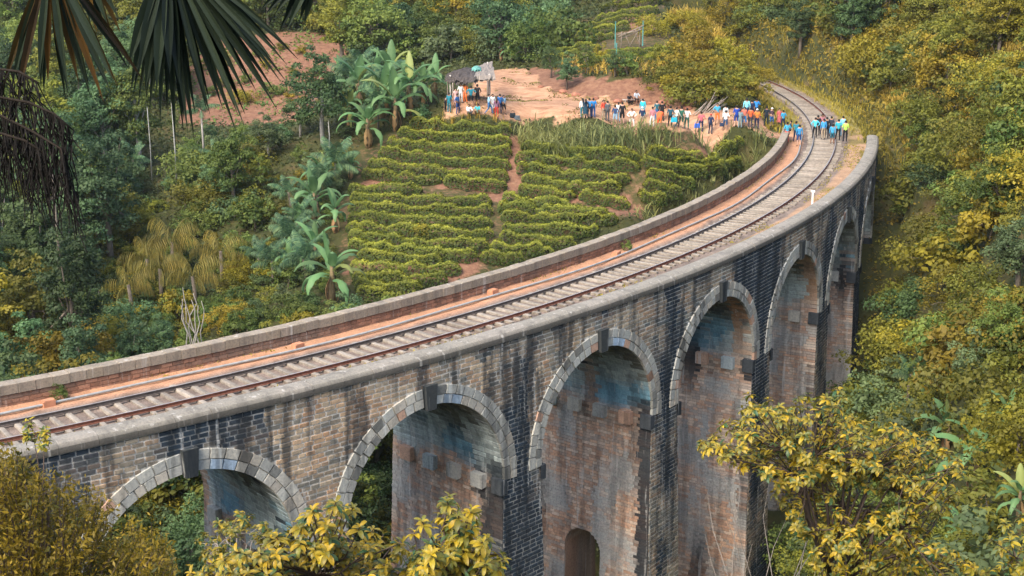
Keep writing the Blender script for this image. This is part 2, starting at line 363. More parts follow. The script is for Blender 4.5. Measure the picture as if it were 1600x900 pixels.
def side_tone(ix, rho, z, seed=0, mortar=False):
    """colour inside an arch: dark olive-grey vault, pale washed band, orange brick piers"""
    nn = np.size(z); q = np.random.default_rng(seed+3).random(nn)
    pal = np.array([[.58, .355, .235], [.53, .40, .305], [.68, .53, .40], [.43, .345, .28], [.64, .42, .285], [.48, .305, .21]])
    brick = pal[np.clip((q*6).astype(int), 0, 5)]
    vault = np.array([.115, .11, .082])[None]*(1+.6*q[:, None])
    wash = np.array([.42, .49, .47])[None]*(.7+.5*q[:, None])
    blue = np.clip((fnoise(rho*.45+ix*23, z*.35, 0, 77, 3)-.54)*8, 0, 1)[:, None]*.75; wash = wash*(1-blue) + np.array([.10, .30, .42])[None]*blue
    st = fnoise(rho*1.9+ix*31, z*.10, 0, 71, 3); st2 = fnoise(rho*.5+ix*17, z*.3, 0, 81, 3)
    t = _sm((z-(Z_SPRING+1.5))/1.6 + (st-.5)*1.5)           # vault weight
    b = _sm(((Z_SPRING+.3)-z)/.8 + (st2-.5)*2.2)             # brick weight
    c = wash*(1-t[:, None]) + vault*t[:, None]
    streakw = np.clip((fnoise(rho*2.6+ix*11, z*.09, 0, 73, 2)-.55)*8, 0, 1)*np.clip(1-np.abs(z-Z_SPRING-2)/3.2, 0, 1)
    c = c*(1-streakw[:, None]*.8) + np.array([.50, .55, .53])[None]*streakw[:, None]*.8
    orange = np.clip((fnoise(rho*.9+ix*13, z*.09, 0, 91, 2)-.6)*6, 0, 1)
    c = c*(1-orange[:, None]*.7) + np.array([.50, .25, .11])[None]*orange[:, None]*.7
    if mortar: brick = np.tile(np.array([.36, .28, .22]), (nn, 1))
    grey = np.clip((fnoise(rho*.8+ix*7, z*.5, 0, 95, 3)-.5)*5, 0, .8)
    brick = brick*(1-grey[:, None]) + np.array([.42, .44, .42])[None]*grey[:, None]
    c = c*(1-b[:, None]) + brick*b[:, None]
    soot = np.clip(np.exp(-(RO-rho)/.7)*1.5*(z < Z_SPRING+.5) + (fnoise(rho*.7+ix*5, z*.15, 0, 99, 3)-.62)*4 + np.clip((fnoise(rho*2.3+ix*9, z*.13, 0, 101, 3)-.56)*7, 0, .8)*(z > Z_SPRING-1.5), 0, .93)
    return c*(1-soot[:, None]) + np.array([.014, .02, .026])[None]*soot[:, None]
def cells_mesh(fn, u0, u1, v0, v1, dep, inset=.012):
    """proud stones: cells u0..u1 x v0..v1 of a surface fn(u,v,w) -> xyz with w out of the wall; returns verts (n*8,3), faces"""
    nn = len(u0); r = np.random.default_rng(int(nn) % 9999)
    u0, u1, v0, v1, dep = [np.broadcast_to(np.asarray(q, float), (nn,)) for q in (u0, u1, v0, v1, dep)]
    iu = inset; out = []
    for w, k in ((np.full(nn, -.03), 0.), (dep, 1.)):
        for a, b in ((0, 0), (1, 0), (1, 1), (0, 1)):
            ju = r.normal(0, .006, nn)*k; jv = r.normal(0, .006, nn)*k
            u = np.where(a, u1-iu*k*SC_U, u0+iu*k*SC_U); v = np.where(b, v1-inset*k, v0+inset*k)
            out.append(fn(u+ju*SC_U, v+jv, w))
    V = np.stack(out, 1).reshape(-1, 3)
    b = (np.arange(nn)*8)[:, None, None]
    F = (b + np.array([[4, 5, 6, 7], [0, 1, 5, 4], [1, 2, 6, 5], [2, 3, 7, 6], [3, 0, 4, 7]])[None]).reshape(-1, 4)
    return V, F
SC_U = 1.0
Z_BOT = -27.
batter = lambda z: .022*np.clip(Z_SPRING-z, 0, None)        # faces lean out below the springing
pier_grow = lambda z: .032*np.clip(Z_SPRING-z, 0, None)

bridge = empty('railway_viaduct', tuple(pol(A_OF(2), BR, -22.)))
tag(bridge, 'curved stone railway viaduct with tall round arches and weathered brick piers', 'bridge')
def bpart(name, me, mt, kind=None, under=None):
    o = ob(name, me, mt)
    if under is None: local(o, bridge)
    else: o.parent = under                                   # a piece of a part; parts sit at the world's origin
    if kind: o['kind'] = kind
    return o
def grid_faces(nu, nvv, flip=False):
    i = np.arange(nu*nvv).reshape(nu, nvv); F = np.stack([i[:-1, :-1], i[1:, :-1], i[1:, 1:], i[:-1, 1:]], -1).reshape(-1, 4)
    return F[:, ::-1] if flip else F
class NV:
    def __init__(s): s.V = []; s.F = []; s.C = []; s.n = 0
    def add(s, V, F, C): s.V.append(V); s.F.append(F+s.n); s.C.append(C); s.n += len(V)
    def mesh(s, name): return mk(name, np.concatenate(s.V), np.concatenate(s.F), False, {'col': np.concatenate(s.C)})

# --- masonry core: wall faces with the arch openings, vaults and pier sides (the stones stand 3-6 cm proud of it)
core = NV(); vaults = {}
th = np.linspace(0, math.pi, 25)
for i in ARCHES:
    ac = A_OF(i); vault = vaults.setdefault(i, NV())
    sx = np.r_[np.linspace(-11.183/2, -RAD, 4)[:-1], -RAD*np.cos(th), np.linspace(RAD, 11.183/2, 4)[1:]]
    zl = np.where(np.abs(sx) < RAD-1e-6, Z_SPRING+np.sqrt(np.clip(RAD**2-sx**2, 0, None)), Z_SPRING)
    for rad, flip in ((RO-.045, True), (RI+.045, False)):
        tt = np.linspace(0, 1, 13)
        z = zl[:, None]*(1-tt) + .22*tt; a = ac+(sx/114.083)[:, None]+0*z
        V = pol(a, rad, z).reshape(-1, 3); core.add(V, grid_faces(len(sx), 13, flip), face_tone(((a-A0)/A_STEP).ravel(), z.ravel(), 1, True))
    # vault
    rr = np.linspace(RI+.04, RO-.04, 13); t2 = np.linspace(0, math.pi, 33)
    a = ac - RAD*np.cos(t2)[:, None]/114.083 + 0*rr; z = Z_SPRING+RAD*np.sin(t2)[:, None]+0*rr; r2 = rr[None]+0*a
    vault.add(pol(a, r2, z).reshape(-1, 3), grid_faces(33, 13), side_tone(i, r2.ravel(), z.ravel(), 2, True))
# piers with their batter; the pier between the third and fourth arch in view has a small arched passage low down
PASS_I, PASS_R, PASS_W, PASS_Z = 2.5, BR+.15, 1.15, -14.5     # pier number, middle, half width, springing of the passage
def pier_side_pts(i, sgn, r, z):                              # side of pier i+.5 facing -s (sgn -1) or +s (+1)
    a = A_OF(i+.5) + sgn*((11.183/2-RAD)+pier_grow(z))/114.083
    return pol(a, r, z)
for i in [-3+.0]+[float(q) for q in ARCHES]:
    vault = vaults[max(-2, int(i))]
    zz = np.linspace(Z_SPRING, Z_BOT, 40)
    for rad, flip, sg in ((RO-.045, False, 1), (RI+.045, True, -1)):
        t = np.linspace(-1, 1, 7); z = zz[None]+0*t[:, None]
        a = A_OF(i+.5)+t[:, None]*((11.183/2-RAD)+pier_grow(z))/114.083; r = rad+sg*batter(z)
        core.add(pol(a, r, z).reshape(-1, 3), grid_faces(7, 40, not flip), face_tone(((a-A0)/A_STEP).ravel(), z.ravel(), 1, True))
    for sgn in (-1, 1):
        if abs(i+.5-PASS_I) < .01:
            segs = [(RI+.04, PASS_R-PASS_W, Z_SPRING, Z_BOT), (PASS_R+PASS_W, RO-.04, Z_SPRING, Z_BOT)]
            # above the passage, following its round head
            q = np.linspace(0, math.pi, 15); rr = PASS_R-PASS_W*np.cos(q); zb = PASS_Z+PASS_W*np.sin(q)
            tt = np.linspace(0, 1, 10); z = zb[:, None]*tt + Z_SPRING*(1-tt); r = rr[:, None]+0*z
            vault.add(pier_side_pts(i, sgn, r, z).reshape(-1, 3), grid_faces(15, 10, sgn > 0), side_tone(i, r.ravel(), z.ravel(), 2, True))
        else: segs = [(RI+.04, RO-.04, Z_SPRING, Z_BOT)]
        for r0, r1, z0, z1 in segs:
            z = np.linspace(z0, z1, 40)[None]; tr = np.linspace(0, 1, 9)[:, None]
            lo = r0-(batter(z) if r0 < RI+.1 else 0); hi = r1+(batter(z) if r1 > RO-.1 else 0)
            r = lo+(hi-lo)*tr; z = z+0*r
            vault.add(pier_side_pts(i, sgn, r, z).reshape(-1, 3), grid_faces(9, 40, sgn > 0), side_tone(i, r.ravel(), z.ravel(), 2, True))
# lining of the passage
vault = vaults[2]
q = np.linspace(-.0, math.pi, 15)
rr = np.r_[PASS_R-PASS_W, PASS_R-PASS_W*np.cos(q), PASS_R+PASS_W]; zb = np.r_[Z_BOT, PASS_Z+PASS_W*np.sin(q), Z_BOT]
tt = np.linspace(-1, 1, 7); a = A_OF(PASS_I)+tt[None]*((11.183/2-RAD)+pier_grow(zb)[:, None])/114.083
r = rr[:, None]+0*a; z = zb[:, None]+0*a
vault.add(pol(a, r, z).reshape(-1, 3), grid_faces(len(rr), 7), side_tone(9, r.ravel()-3, z.ravel(), 2, False)*.8)
# abutment at the far end, beyond the last arch, and its end wall
aa = np.linspace(A_OF(6.5), A_END, 9); zz = np.linspace(.22, Z_BOT, 40)
for rad, flip in ((RO-.045, True), (RI+.045, False)):
    a = aa[:, None]+0*zz; z = zz[None]+0*a; rb = rad+(batter(z) if flip else -batter(z))
    core.add(pol(a, rb, z).reshape(-1, 3), grid_faces(9, 40, not flip), face_tone(((a-A0)/A_STEP).ravel(), z.ravel(), 1, True))
r = np.linspace(RI, RO, 7)[:, None]+0*zz; z = zz[None]+0*r
z = np.minimum(z, -.45); core.add(pol(A_END, r, z).reshape(-1, 3), grid_faces(7, 40, True), face_tone(np.full(r.size, 7.), z.ravel(), 1, True))
WALL = bpart('masonry_wall', core.mesh('masonry_wall'), M['stone'])
VAULT = {i: bpart('arch_vault', vaults[i].mesh('arch_vault'), M['brick']) for i in vaults}

# --- squared stones of the outer face
rows = []; ROW = .205; RING_E = RAD+.80
rs = np.random.default_rng(3)
SB, SE = A_OF(-1.35), A_END-.001
for k in range(int((.16-(-22.))/ROW)):
    z1 = .16-k*ROW; z0 = z1-ROW+.046; zc = (z0+z1)/2
    spans = []
    for i in range(-2, 7):
        ac = A_OF(i)
        if zc > Z_SPRING:
            dz = zc-Z_SPRING; half = math.sqrt(max(RING_E**2-dz**2, 0)) if dz < RING_E else 0
        else: half = RAD-pier_grow(zc)
        spans.append((ac, half/114.083))
    a = SB - rs.random()*.004
    edges = []
    while a < SE:
        edges.append(a); a += (rs.uniform(.32, .60))/114.083
    edges = np.array(edges); u0 = edges[:-1]+.006/114; u1 = edges[1:]-.044/114
    for ac, hw in spans:
        if hw <= 0: continue
        left = (u0 < ac-hw) & (u1 > ac-hw); right = (u0 < ac+hw) & (u1 > ac+hw)
        u1 = np.where(left, ac-hw, u1); u0 = np.where(right, ac+hw, u0)
        keep = ~((u0 >= ac-hw-1e-9) & (u1 <= ac+hw+1e-9)); u0, u1 = u0[keep], u1[keep]
    keep = (u1-u0) > .08/114; u0, u1 = u0[keep], u1[keep]
    ctr = pol((u0+u1)/2, RO, z1); keep = H(ctr[:, 0], ctr[:, 1]) < z1+.3
    u0, u1 = u0[keep], u1[keep]
    rows.append(np.c_[u0, u1, np.full(len(u0), z0), np.full(len(u0), z1)])
rows = np.concatenate(rows)
SC_U = 1/114.
fn_out = lambda u, v, w: pol(u, RO-.045+batter(v)+w, v)
dep = .02+rs.random(len(rows))*.028
V, F = cells_mesh(fn_out, rows[:, 0], rows[:, 1], rows[:, 2], rows[:, 3], dep)
Cst = face_tone((rows[:, :2].mean(1)-A0)/A_STEP, rows[:, 2:].mean(1), 11)
cp = fn_out(rows[:, :2].mean(1), rows[:, 2:].mean(1), 0); qx, qy, qd = project(cp)
c1 = fn_out(rows[:, 1], rows[:, 3], 0); c0 = fn_out(rows[:, 0], rows[:, 2], 0)
x1, y1, _ = project(c1); x0, y0, _ = project(c0)
size = np.where((qx > 60) & (qx < 1400) & (qy < 800), np.abs(x1-x0)*(rows[:, 3]-rows[:, 2])*CAM_F/qd, 0)
order = np.argsort(-size); pick = order[:296]; rest = order[296:]
for b in pick:
    me = mk('brick', V[b*8:b*8+8], F[:5], False, {'col': np.repeat(Cst[b:b+1], 8, 0)})
    bpart('brick', me, M['stone'], None, WALL)
Vr = V.reshape(-1, 8, 3)[rest].reshape(-1, 3); nr = len(rest)
Fr = (np.arange(nr)[:, None, None]*8+F[:5][None]).reshape(-1, 4)
bpart('stonework', mk('stonework', Vr, Fr, False, {'col': np.repeat(Cst[rest], 8, 0)}), M['stone'], 'stuff')

# --- bricks of the vaults and of the pier sides that face along the valley
VV = NV()
for i in range(-1, 7):
    ac = A_OF(i)
    # vault courses
    nt = int(math.pi*RAD/.26)
    for k in range(nt):
        t0 = k*math.pi/nt; t1 = t0+math.pi/nt*.94
        e = [RI+.03]
        while e[-1] < RO-.5: e.append(e[-1]+rs.uniform(.4, .85))
        e[-1] = RO-.06; e = np.array(e); u0, u1 = e[:-1], e[1:]-.015; nn = len(u0)
        fn = lambda u, v, w: pol(ac-(RAD-w)*np.cos(v)/114.083, u, Z_SPRING+(RAD-w)*np.sin(v))
        SC_U = 1.0
        V, F = cells_mesh(fn, u0, u1, np.full(nn, t0), np.full(nn, t1), .02+rs.random(nn)*.018, .008)
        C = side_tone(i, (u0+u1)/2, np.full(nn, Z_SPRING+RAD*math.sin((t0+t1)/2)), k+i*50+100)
        VV.add(V, F, np.repeat(C, 8, 0))
    # pier side courses
    for k in range(int((Z_SPRING+21)/.165)):
        z1 = Z_SPRING-k*.165; z0 = z1-.148
        ctr = pier_side_pts(i, -1, BR, z1)
        if H(ctr[0], ctr[1]) > z1+.3: continue
        e = [RI+.02-batter(z0)]; hi = RO-.05+batter(z0)
        while e[-1] < hi-.45: e.append(e[-1]+rs.uniform(.26, .5))
        e[-1] = hi; e = np.array(e); u0, u1 = e[:-1], e[1:]-.014; zc = (z0+z1)/2
        if abs(i+.5-PASS_I) < .01 and zc < PASS_Z+PASS_W+.02:
            hw = PASS_W if zc < PASS_Z else math.sqrt(max(PASS_W**2-(zc-PASS_Z)**2, 0))
            u1 = np.where((u0 < PASS_R-hw) & (u1 > PASS_R-hw), PASS_R-hw, u1); u0 = np.where((u0 < PASS_R+hw) & (u1 > PASS_R+hw), PASS_R+hw, u0)
            kk = ~((u0 >= PASS_R-hw) & (u1 <= PASS_R+hw)); u0, u1 = u0[kk], u1[kk]
        nn = len(u0)
        fn = lambda u, v, w: pol(A_OF(i+.5)-((11.183/2-RAD)+pier_grow(v)+w)/114.083, u, v)
        V, F = cells_mesh(fn, u0, u1, np.full(nn, z0), np.full(nn, z1), .012+rs.random(nn)*.03, .007)
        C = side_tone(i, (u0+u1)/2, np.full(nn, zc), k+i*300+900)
        VV.add(V, F, np.repeat(C, 8, 0))
bpart('brickwork', VV.mesh('brickwork'), M['brick'], 'stuff')

# --- arch rings: two courses of voussoirs and a dark keystone each
ring_pal = np.array([[.58, .56, .49], [.52, .53, .48], [.64, .60, .51], [.47, .48, .44], [.56, .48, .38], [.57, .58, .54], [.44, .46, .44]])
far_ring = NV()
for i in range(-1, 7):
    ac = A_OF(i); nvs = 10
    for cidx, (r0, r1) in enumerate(((RAD-.02, RAD+.37), (RAD+.39, RAD+.80))):
        for side in (-1, 1):
            t = .068; k = 0
            while t < math.pi/2+.02:
                dt = rs.uniform(.085, .135); t1 = min(t+dt, math.pi/2+.06)
                if math.pi/2+.06-t1 < .06: t1 = math.pi/2+.06
                g0, g1 = t+.004, t1-.004
                pts = []
                for w in (RO-.10, RO+.045+rs.uniform(-.012, .012)):
                    ins = .014 if w > RO else 0
                    for (tt_, rr_) in ((g0, r0), (g1, r0), (g1, r1), (g0, r1)):
                        rr2 = rr_ + (ins if rr_ == r0 else -ins); t2_ = tt_ + (ins/RAD if tt_ == g0 else -ins/RAD)
                        pts.append(pol(ac+side*rr2*math.sin(t2_)/114.083, w, Z_SPRING+rr2*math.cos(t2_)))
                V = np.array(pts); F = np.array([[4, 5, 6, 7], [0, 1, 5, 4], [1, 2, 6, 5], [2, 3, 7, 6], [3, 0, 4, 7]])
                if side < 0: F = F[:, ::-1]
                c = (ring_pal[rs.integers(7)]*.5+np.array([.56, .54, .46])*.5)*rs.uniform(.68, .92)
                low = t/(math.pi/2)
                if side > 0 and i >= 1: c = c*(1-.45*low*rs.random()) 
                if rs.random() < .06: c = np.array([.52, .33, .23])
                if side > 0 and k in (1, 2) and cidx == 0 and i in (0, 1, 2): c = np.array([.36, .46, .56])*rs.uniform(.8, 1.1)
                if rs.random() < .05*(1+i*.5): c = c*.45
                cc = np.repeat(c[None], 8, 0)
                if 0 <= i <= 4: bpart('voussoir', mk('voussoir', V, F, False, {'col': cc}), M['ring'], None, VAULT[i])
                else: far_ring.add(V, F, cc)
                t = t1; k += 1
    # keystone
    pts = []
    for w in (RO-.1, RO+.19):
        for ss, zz_ in ((-.24, Z_CROWN-.17), (.24, Z_CROWN-.17), (.32, Z_CROWN+.92), (-.32, Z_CROWN+.92)):
            pts.append(pol(ac+ss/114.083, w, zz_))
    F = np.array([[4, 5, 6, 7], [0, 1, 5, 4], [1, 2, 6, 5], [2, 3, 7, 6], [3, 0, 4, 7]])
    bpart('keystone', mk('keystone', np.array(pts), F, False, {'col': np.tile([.045, .05, .05], (8, 1))}), M['stone'], None, VAULT[i])
    # corbels under the springing, both sides of the opening
    for side in (-1, 1):
        for kk, off in enumerate((-5.9, -4.3, -2.7, -1.1, .12)):
            if off > 0: w_, h_, pj = .32, .46, .26
            else: w_, h_, pj = .36, .42, .34
            zc = Z_SPRING-.55; rr_ = RO+off-.35
            c = np.array([.055, .062, .068]) if off > 0 else [np.array([.48, .47, .42]), np.array([.56, .35, .24]), np.array([.46, .52, .51]), np.array([.52, .48, .40])][(kk+i) % 4]
            pts = []
            for depth_ in (-.1, pj):
                for dr_, dz_ in ((-w_, -h_), (w_, -h_), (w_, h_), (-w_, h_)):
                    ss = side*(RAD-depth_)
                    pts.append(pol(ac+ss/114.083, rr_+dr_, zc+dz_*.75-(0.10*depth_ if dz_ < 0 else 0)))
            F2 = F if side > 0 else F[:, ::-1]
            bpart('corbel', mk('corbel', np.array(pts), F2, False, {'col': np.tile(c, (8, 1))}), M['ring'] if off < 0 else M['stone'], None, VAULT[i])
bpart('far_arch_ring', far_ring.mesh('far_arch_ring'), M['ring'], 'stuff')

# --- parapets
def sweep(prof, a0, a1, step=.5):
    """profile [(r offset, z)...] closed, swept along the curve"""
    n_ = max(2, int(abs(a1-a0)*BR/step)+1); aa = np.linspace(a0, a1, n_); pr = np.array(prof); k = len(pr)
    V = pol(aa[:, None], BR+pr[None, :, 0], pr[None, :, 1]+0*aa[:, None]).reshape(-1, 3)
    i = np.arange(n_*k).reshape(n_, k); j = np.roll(i, -1, 1)
    F = np.stack([i[:-1], i[1:], j[1:], j[:-1]], -1).reshape(-1, 4)
    return V, F, i
col_c = lambda V, c, v=.15: (np.array(c)[None]*(1+v*(np.random.default_rng(4).random((len(V), 1))-.5)))
V, F, _ = sweep([(3.32, -.3), (3.32, .32), (4.02, .32), (4.02, -.3)], A_BEG, A_END); PAR_O = bpart('outer_parapet', mk('outer_parapet', V, F, False, {'col': col_c(V, (.2, .17, .14))}), M['stone'])
V, F, _ = sweep([(-3.3, -.4), (-3.3, .34), (-2.87, .34), (-2.87, -.4)], A_BEG, A_END+.008); PAR_I = bpart('inner_parapet', mk('inner_parapet', V, F, False, {'col': col_c(V, (.30, .17, .11))}), M['coping'])
# red earth-splashed bricks of the inner parapet
rows = []
for k in range(3):
    z0 = -.20+k*.18; a = A_BEG+rs.random()*.003
    while a < A_END+.004:
        b = a+rs.uniform(.3, .55)/107; rows.append((a, b-.012/107, z0, z0+.165)); a = b
rows = np.array(rows); SC_U = 1/107.
V, F = cells_mesh(lambda u, v, w: pol(u, BR-2.87+w, v), rows[:, 0], rows[:, 1], rows[:, 2], rows[:, 3], .02+rs.random(len(rows))*.025)
s_ = (rows[:, 0]-A0)*BR; w_ = fnoise(s_*.12, rows[:, 2]*2, 0, 131, 3); q = rs.random(len(rows))
C = np.array([.31, .165, .105])[None]*(.6+.6*q[:, None])*(1-_sm((w_-.42)*5)[:, None]*.7) + np.array([.20, .155, .12])[None]*_sm((w_-.42)*5)[:, None]*.7
bpart('parapet_brickwork', mk('parapet_brickwork', V, F[:, ::-1], False, {'col': np.repeat(C, 8, 0)}), M['coping'], 'stuff')
# granite coping blocks on the inner parapet, one by one
SC_U = 1.0
def block_mesh(name, L, W, Hh, c, bev=.02):
    x, y, z = L/2, W/2, Hh/2; pts = []
    for s in (-1, 1):
        for a, b in ((-1, -1), (1, -1), (1, 1), (-1, 1)): pts.append((a*x, b*y, s*(z-bev)))
    for a, b in ((-1, -1), (1, -1), (1, 1), (-1, 1)): pts.append((a*(x-bev), b*(y-bev), z))
    F = [(3, 2, 1, 0), (0, 1, 5, 4), (1, 2, 6, 5), (2, 3, 7, 6), (3, 0, 4, 7), (4, 5, 9, 8), (5, 6, 10, 9), (6, 7, 11, 10), (7, 4, 8, 11), (8, 9, 10, 11)]
    me = mk(name, np.array(pts), F, False, {'col': np.tile(c, (12, 1))}); me.materials.append(M['coping']); return me
cop_in = [block_mesh('coping_stone', .668, .56, .42, c) for c in ((.27, .225, .165), (.295, .245, .185), (.25, .21, .16), (.28, .235, .18))]
BI = Matrix.Translation(-Vector(bridge.location))
a = A_BEG+.003
while a < A_END+.007:
    o = ob('coping_stone', cop_in[rs.integers(4)]); p_ = pol(a, BR-3.06+rs.normal(0, .008), .345+.21+rs.normal(0, .008))
    o.location = p_; o.rotation_euler = (rs.normal(0, .006), rs.normal(0, .006), a+math.pi/2+rs.normal(0, .005)); o.parent = PAR_I
    a += .683/(BR-3.06)
# rounded coping of the outer parapet, in lengths
L_out = 1.45; prof = [(-.46, .0), (-.46, .16), (-.37, .23), (-.15, .27), (.15, .255), (.34, .19), (.45, .06), (.46, -.16), (-.3, -.16)]
def coping_len(c):
    k = len(prof); V = []; nn = 5
    for q in np.linspace(-L_out/2+.003, L_out/2-.003, nn):
        dy = -(q*q)/(2*113.6)
        V += [(q, dy+y, z) for y, z in [(a_, b_) for a_, b_ in prof]]
    F = []
    for i_ in range(nn-1):
        for j_ in range(k): F.append((i_*k+j_, i_*k+(j_+1) % k, (i_+1)*k+(j_+1) % k, (i_+1)*k+j_))
    F += [tuple(range(k)), tuple(range((nn-1)*k+k-1, (nn-1)*k-1, -1))]
    cc = np.tile(c, (len(V), 1)); pk = np.arange(len(V)) % k; cc[(pk == 6)] *= .55; cc[(pk == 7)] *= .28      # darker down the outer face
    me = mk('coping_stone', np.array(V), F, False, {'col': cc}); me.materials.append(M['coping']); return me
cop_out = [coping_len(c) for c in ((.25, .228, .187), (.265, .24, .20), (.238, .218, .18))]
a = A_BEG+.005
while a < A_END-.002:
    o = ob('coping_stone', cop_out[rs.integers(3)]); p_ = pol(a, BR+3.72+rs.normal(0, .006), .38+rs.normal(0, .006))
    # local +y must point away from the centre
    o.location = p_; o.rotation_euler = (rs.normal(0, .004), 0, a-math.pi/2); o.parent = PAR_O
    a += L_out/(BR+3.75)

# --- deck surface and, past the ends, the bed of the line
def bed_mesh(a0, a1, lo, hi, name, grassy=False):
    na = int((a1-a0)*BR/.3); nr_ = int((hi-lo)/.16)
    aa = np.linspace(a0, a1, na)[:, None]; rr = np.linspace(lo, hi, nr_)[None]
    s = aa*BR; ball = _sm((rr+1.75)/.25)*_sm((2.0-rr)/.3)
    z = -.26+.0*aa+0*rr + (fnoise(s*1.2, rr*1.2+0*s, 0, 151, 3)-.5)*.10*(1-ball) + (fnoise(s*5, rr*5+0*s, 0, 161, 2)-.5)*.07*ball + .10*(1-ball)
    z = np.where(rr < -2.6, z+.05, z)
    path = _sm((-1.55-rr)/.3 + (fnoise(s*.8, rr*2+0*s, 0, 171)-.5)*.9); outer = _sm((rr-1.75)/.35 + (fnoise(s*.8, rr*2+0*s, 0, 181)-.5)*1.1)
    gr = _sm((fnoise(s*.35, rr*.9+0*s, 0, 191)-.5)*7)*outer
    q = fnoise(s*3, rr*3+0*s, 0, 195)
    C = (np.array([.19, .145, .115]))*(.4+1.2*q[..., None]) + 0*path[..., None]
    C = C*(1-path[..., None]) + np.array([.46, .245, .14])*(.75+.5*q[..., None])*path[..., None]
    C = C*(1-outer[..., None]) + np.array([.36, .225, .135])*(.7+.6*q[..., None])*outer[..., None]
    C = C*(1-gr[..., None]) + np.array([.20, .15, .05])*gr[..., None]
    if grassy:
        gw = (np.maximum(path, outer)*_sm((aa-A_END-.02)/.06))[..., None]; C = C*(1-gw) + np.array([.20, .165, .045])*(.6+.8*q[..., None])*gw
    V = pol(aa, BR+rr, z).reshape(-1, 3)
    return mk(name, V, grid_faces(na, nr_, True), True, {'col': C.reshape(-1, 3)})
m, n, l, p = mat('deck_earth', .95)
at = node(n, 'ShaderNodeAttribute', attribute_name='col'); f = pos_noise(n, l, 14, detail=5, rough=.7)
r = ramp(n, [(.3, (.6, .58, .56)), (.5, (1, 1, 1)), (.75, (1.3, 1.28, 1.22))]); l.new(f, r.inputs[0]); l.new(mixc(n, l, 1., at.outputs['Color'], r.outputs[0], 'MULTIPLY'), p.inputs['Base Color'])
b = node(n, 'ShaderNodeBump', Strength=.7, Distance=.05); l.new(f, b.inputs['Height']); l.new(b.outputs[0], p.inputs['Normal']); M['deck'] = m
bpart('deck_fill', bed_mesh(A_BEG, A_END, -2.9, 3.4, 'deck_fill'), M['deck'])
tag(ob('track_bed', bed_mesh(A_END+.0005, .42, -3.0, 3.1, 'track_bed', True), M['deck']), kind='structure')

# ---------------------------------------------------------------- railway track
track = empty('railway_track', tuple(pol(A_OF(2), BR, -.2))); tag(track, 'single railway track with pale sleepers curving over the viaduct into the cutting', 'railway track')
TI = Matrix.Translation(-Vector(track.location))
M['rust'] = simple('rusty_rail', (.15, .06, .038), .6, .3, 6); M['rail_shaded'] = simple('shaded_rail', (.085, .07, .062), .45, .3, 6)  # far rail's shadow is put into its darker brown-grey
M['railtop'] = simple('worn_rail_top', (.26, .24, .23), .35, .2, 6)
for off, mt in ((1.676/2+.035, M['rust']), (-1.676/2-.035, M['rail_shaded'])):
    prof_r = [(-.07, -.16), (-.07, -.135), (-.012, -.12), (-.012, -.045), (-.036, -.03), (-.036, -.002), (.036, -.002), (.036, -.03), (.012, -.045), (.012, -.12), (.07, -.135), (.07, -.16)]
    V, F, ii = sweep([(off+y, z) for y, z in prof_r], A_BEG-.04, .42, .5)
    me = mk('rail', V, F); me.materials.append(mt); me.materials.append(M['railtop'])
    mi = np.zeros(len(F), np.int32).reshape(-1, 12); mi[:, 5] = 1; me.polygons.foreach_set('material_index', mi.ravel())
    local(ob('rail', me), track)
def slmat(name, c):
    m, n, l, p = mat(name, .9); f = pos_noise(n, l, 5, (1, 1, 1), 6, .7)
    f2 = pos_noise(n, l, 2., (6, .6, 3), 5, .7, obj=True)
    r = ramp(n, [(.3, tuple(q*.62 for q in c)), (.7, tuple(min(1, q*1.15) for q in c))]); l.new(f, r.inputs[0])
    r2 = ramp(n, [(.3, (.6, .55, .5)), (.6, (1, 1, 1))]); l.new(f2, r2.inputs[0])
    oi = n.new('ShaderNodeObjectInfo'); mr = node(n, 'ShaderNodeMapRange'); mr.inputs['To Min'].default_value = .78; mr.inputs['To Max'].default_value = 1.12; l.new(oi.outputs['Random'], mr.inputs['Value'])
    c1 = mixc(n, l, 1., r.outputs[0], r2.outputs[0], 'MULTIPLY'); hs = node(n, 'ShaderNodeHueSaturation'); l.new(c1, hs.inputs['Color']); l.new(mr.outputs[0], hs.inputs['Value'])
    l.new(hs.outputs[0], p.inputs['Base Color']); return m
M['sleeper'] = slmat('weathered_sleeper', (.345, .30, .245))
def sleeper_mesh(L, W, seed):
    r = np.random.default_rng(seed); g = G(); g.box((0, 0, 0), (W, L, .15)); me = g.mesh('sleeper'); bm = bmesh.new(); bm.from_mesh(me)
    bmesh.ops.bevel(bm, geom=[e for e in bm.edges], offset=.018, segments=1, affect='EDGES')
    for v in bm.verts: v.co += Vector(r.normal(0, .008, 3))
    bm.to_mesh(me); bm.free(); me.materials.append(M['sleeper']); return me
sl = [sleeper_mesh(2.72, .22, 1), sleeper_mesh(2.66, .20, 2), sleeper_mesh(2.8, .23, 3), sleeper_mesh(2.7, .19, 4)]
a = A_BEG-.03; kk = 0
while a < .40:
    o = ob('sleeper', sl[rs.integers(4)]); o.location = pol(a, BR+rs.normal(.02, .05), -.225+rs.normal(0, .008))
    o.rotation_euler = (rs.normal(0, .006), rs.normal(0, .01), a-math.pi/2+rs.normal(0, .018)); o.parent = track; o.matrix_parent_inverse = TI
    a += rs.normal(.655, .025)/BR
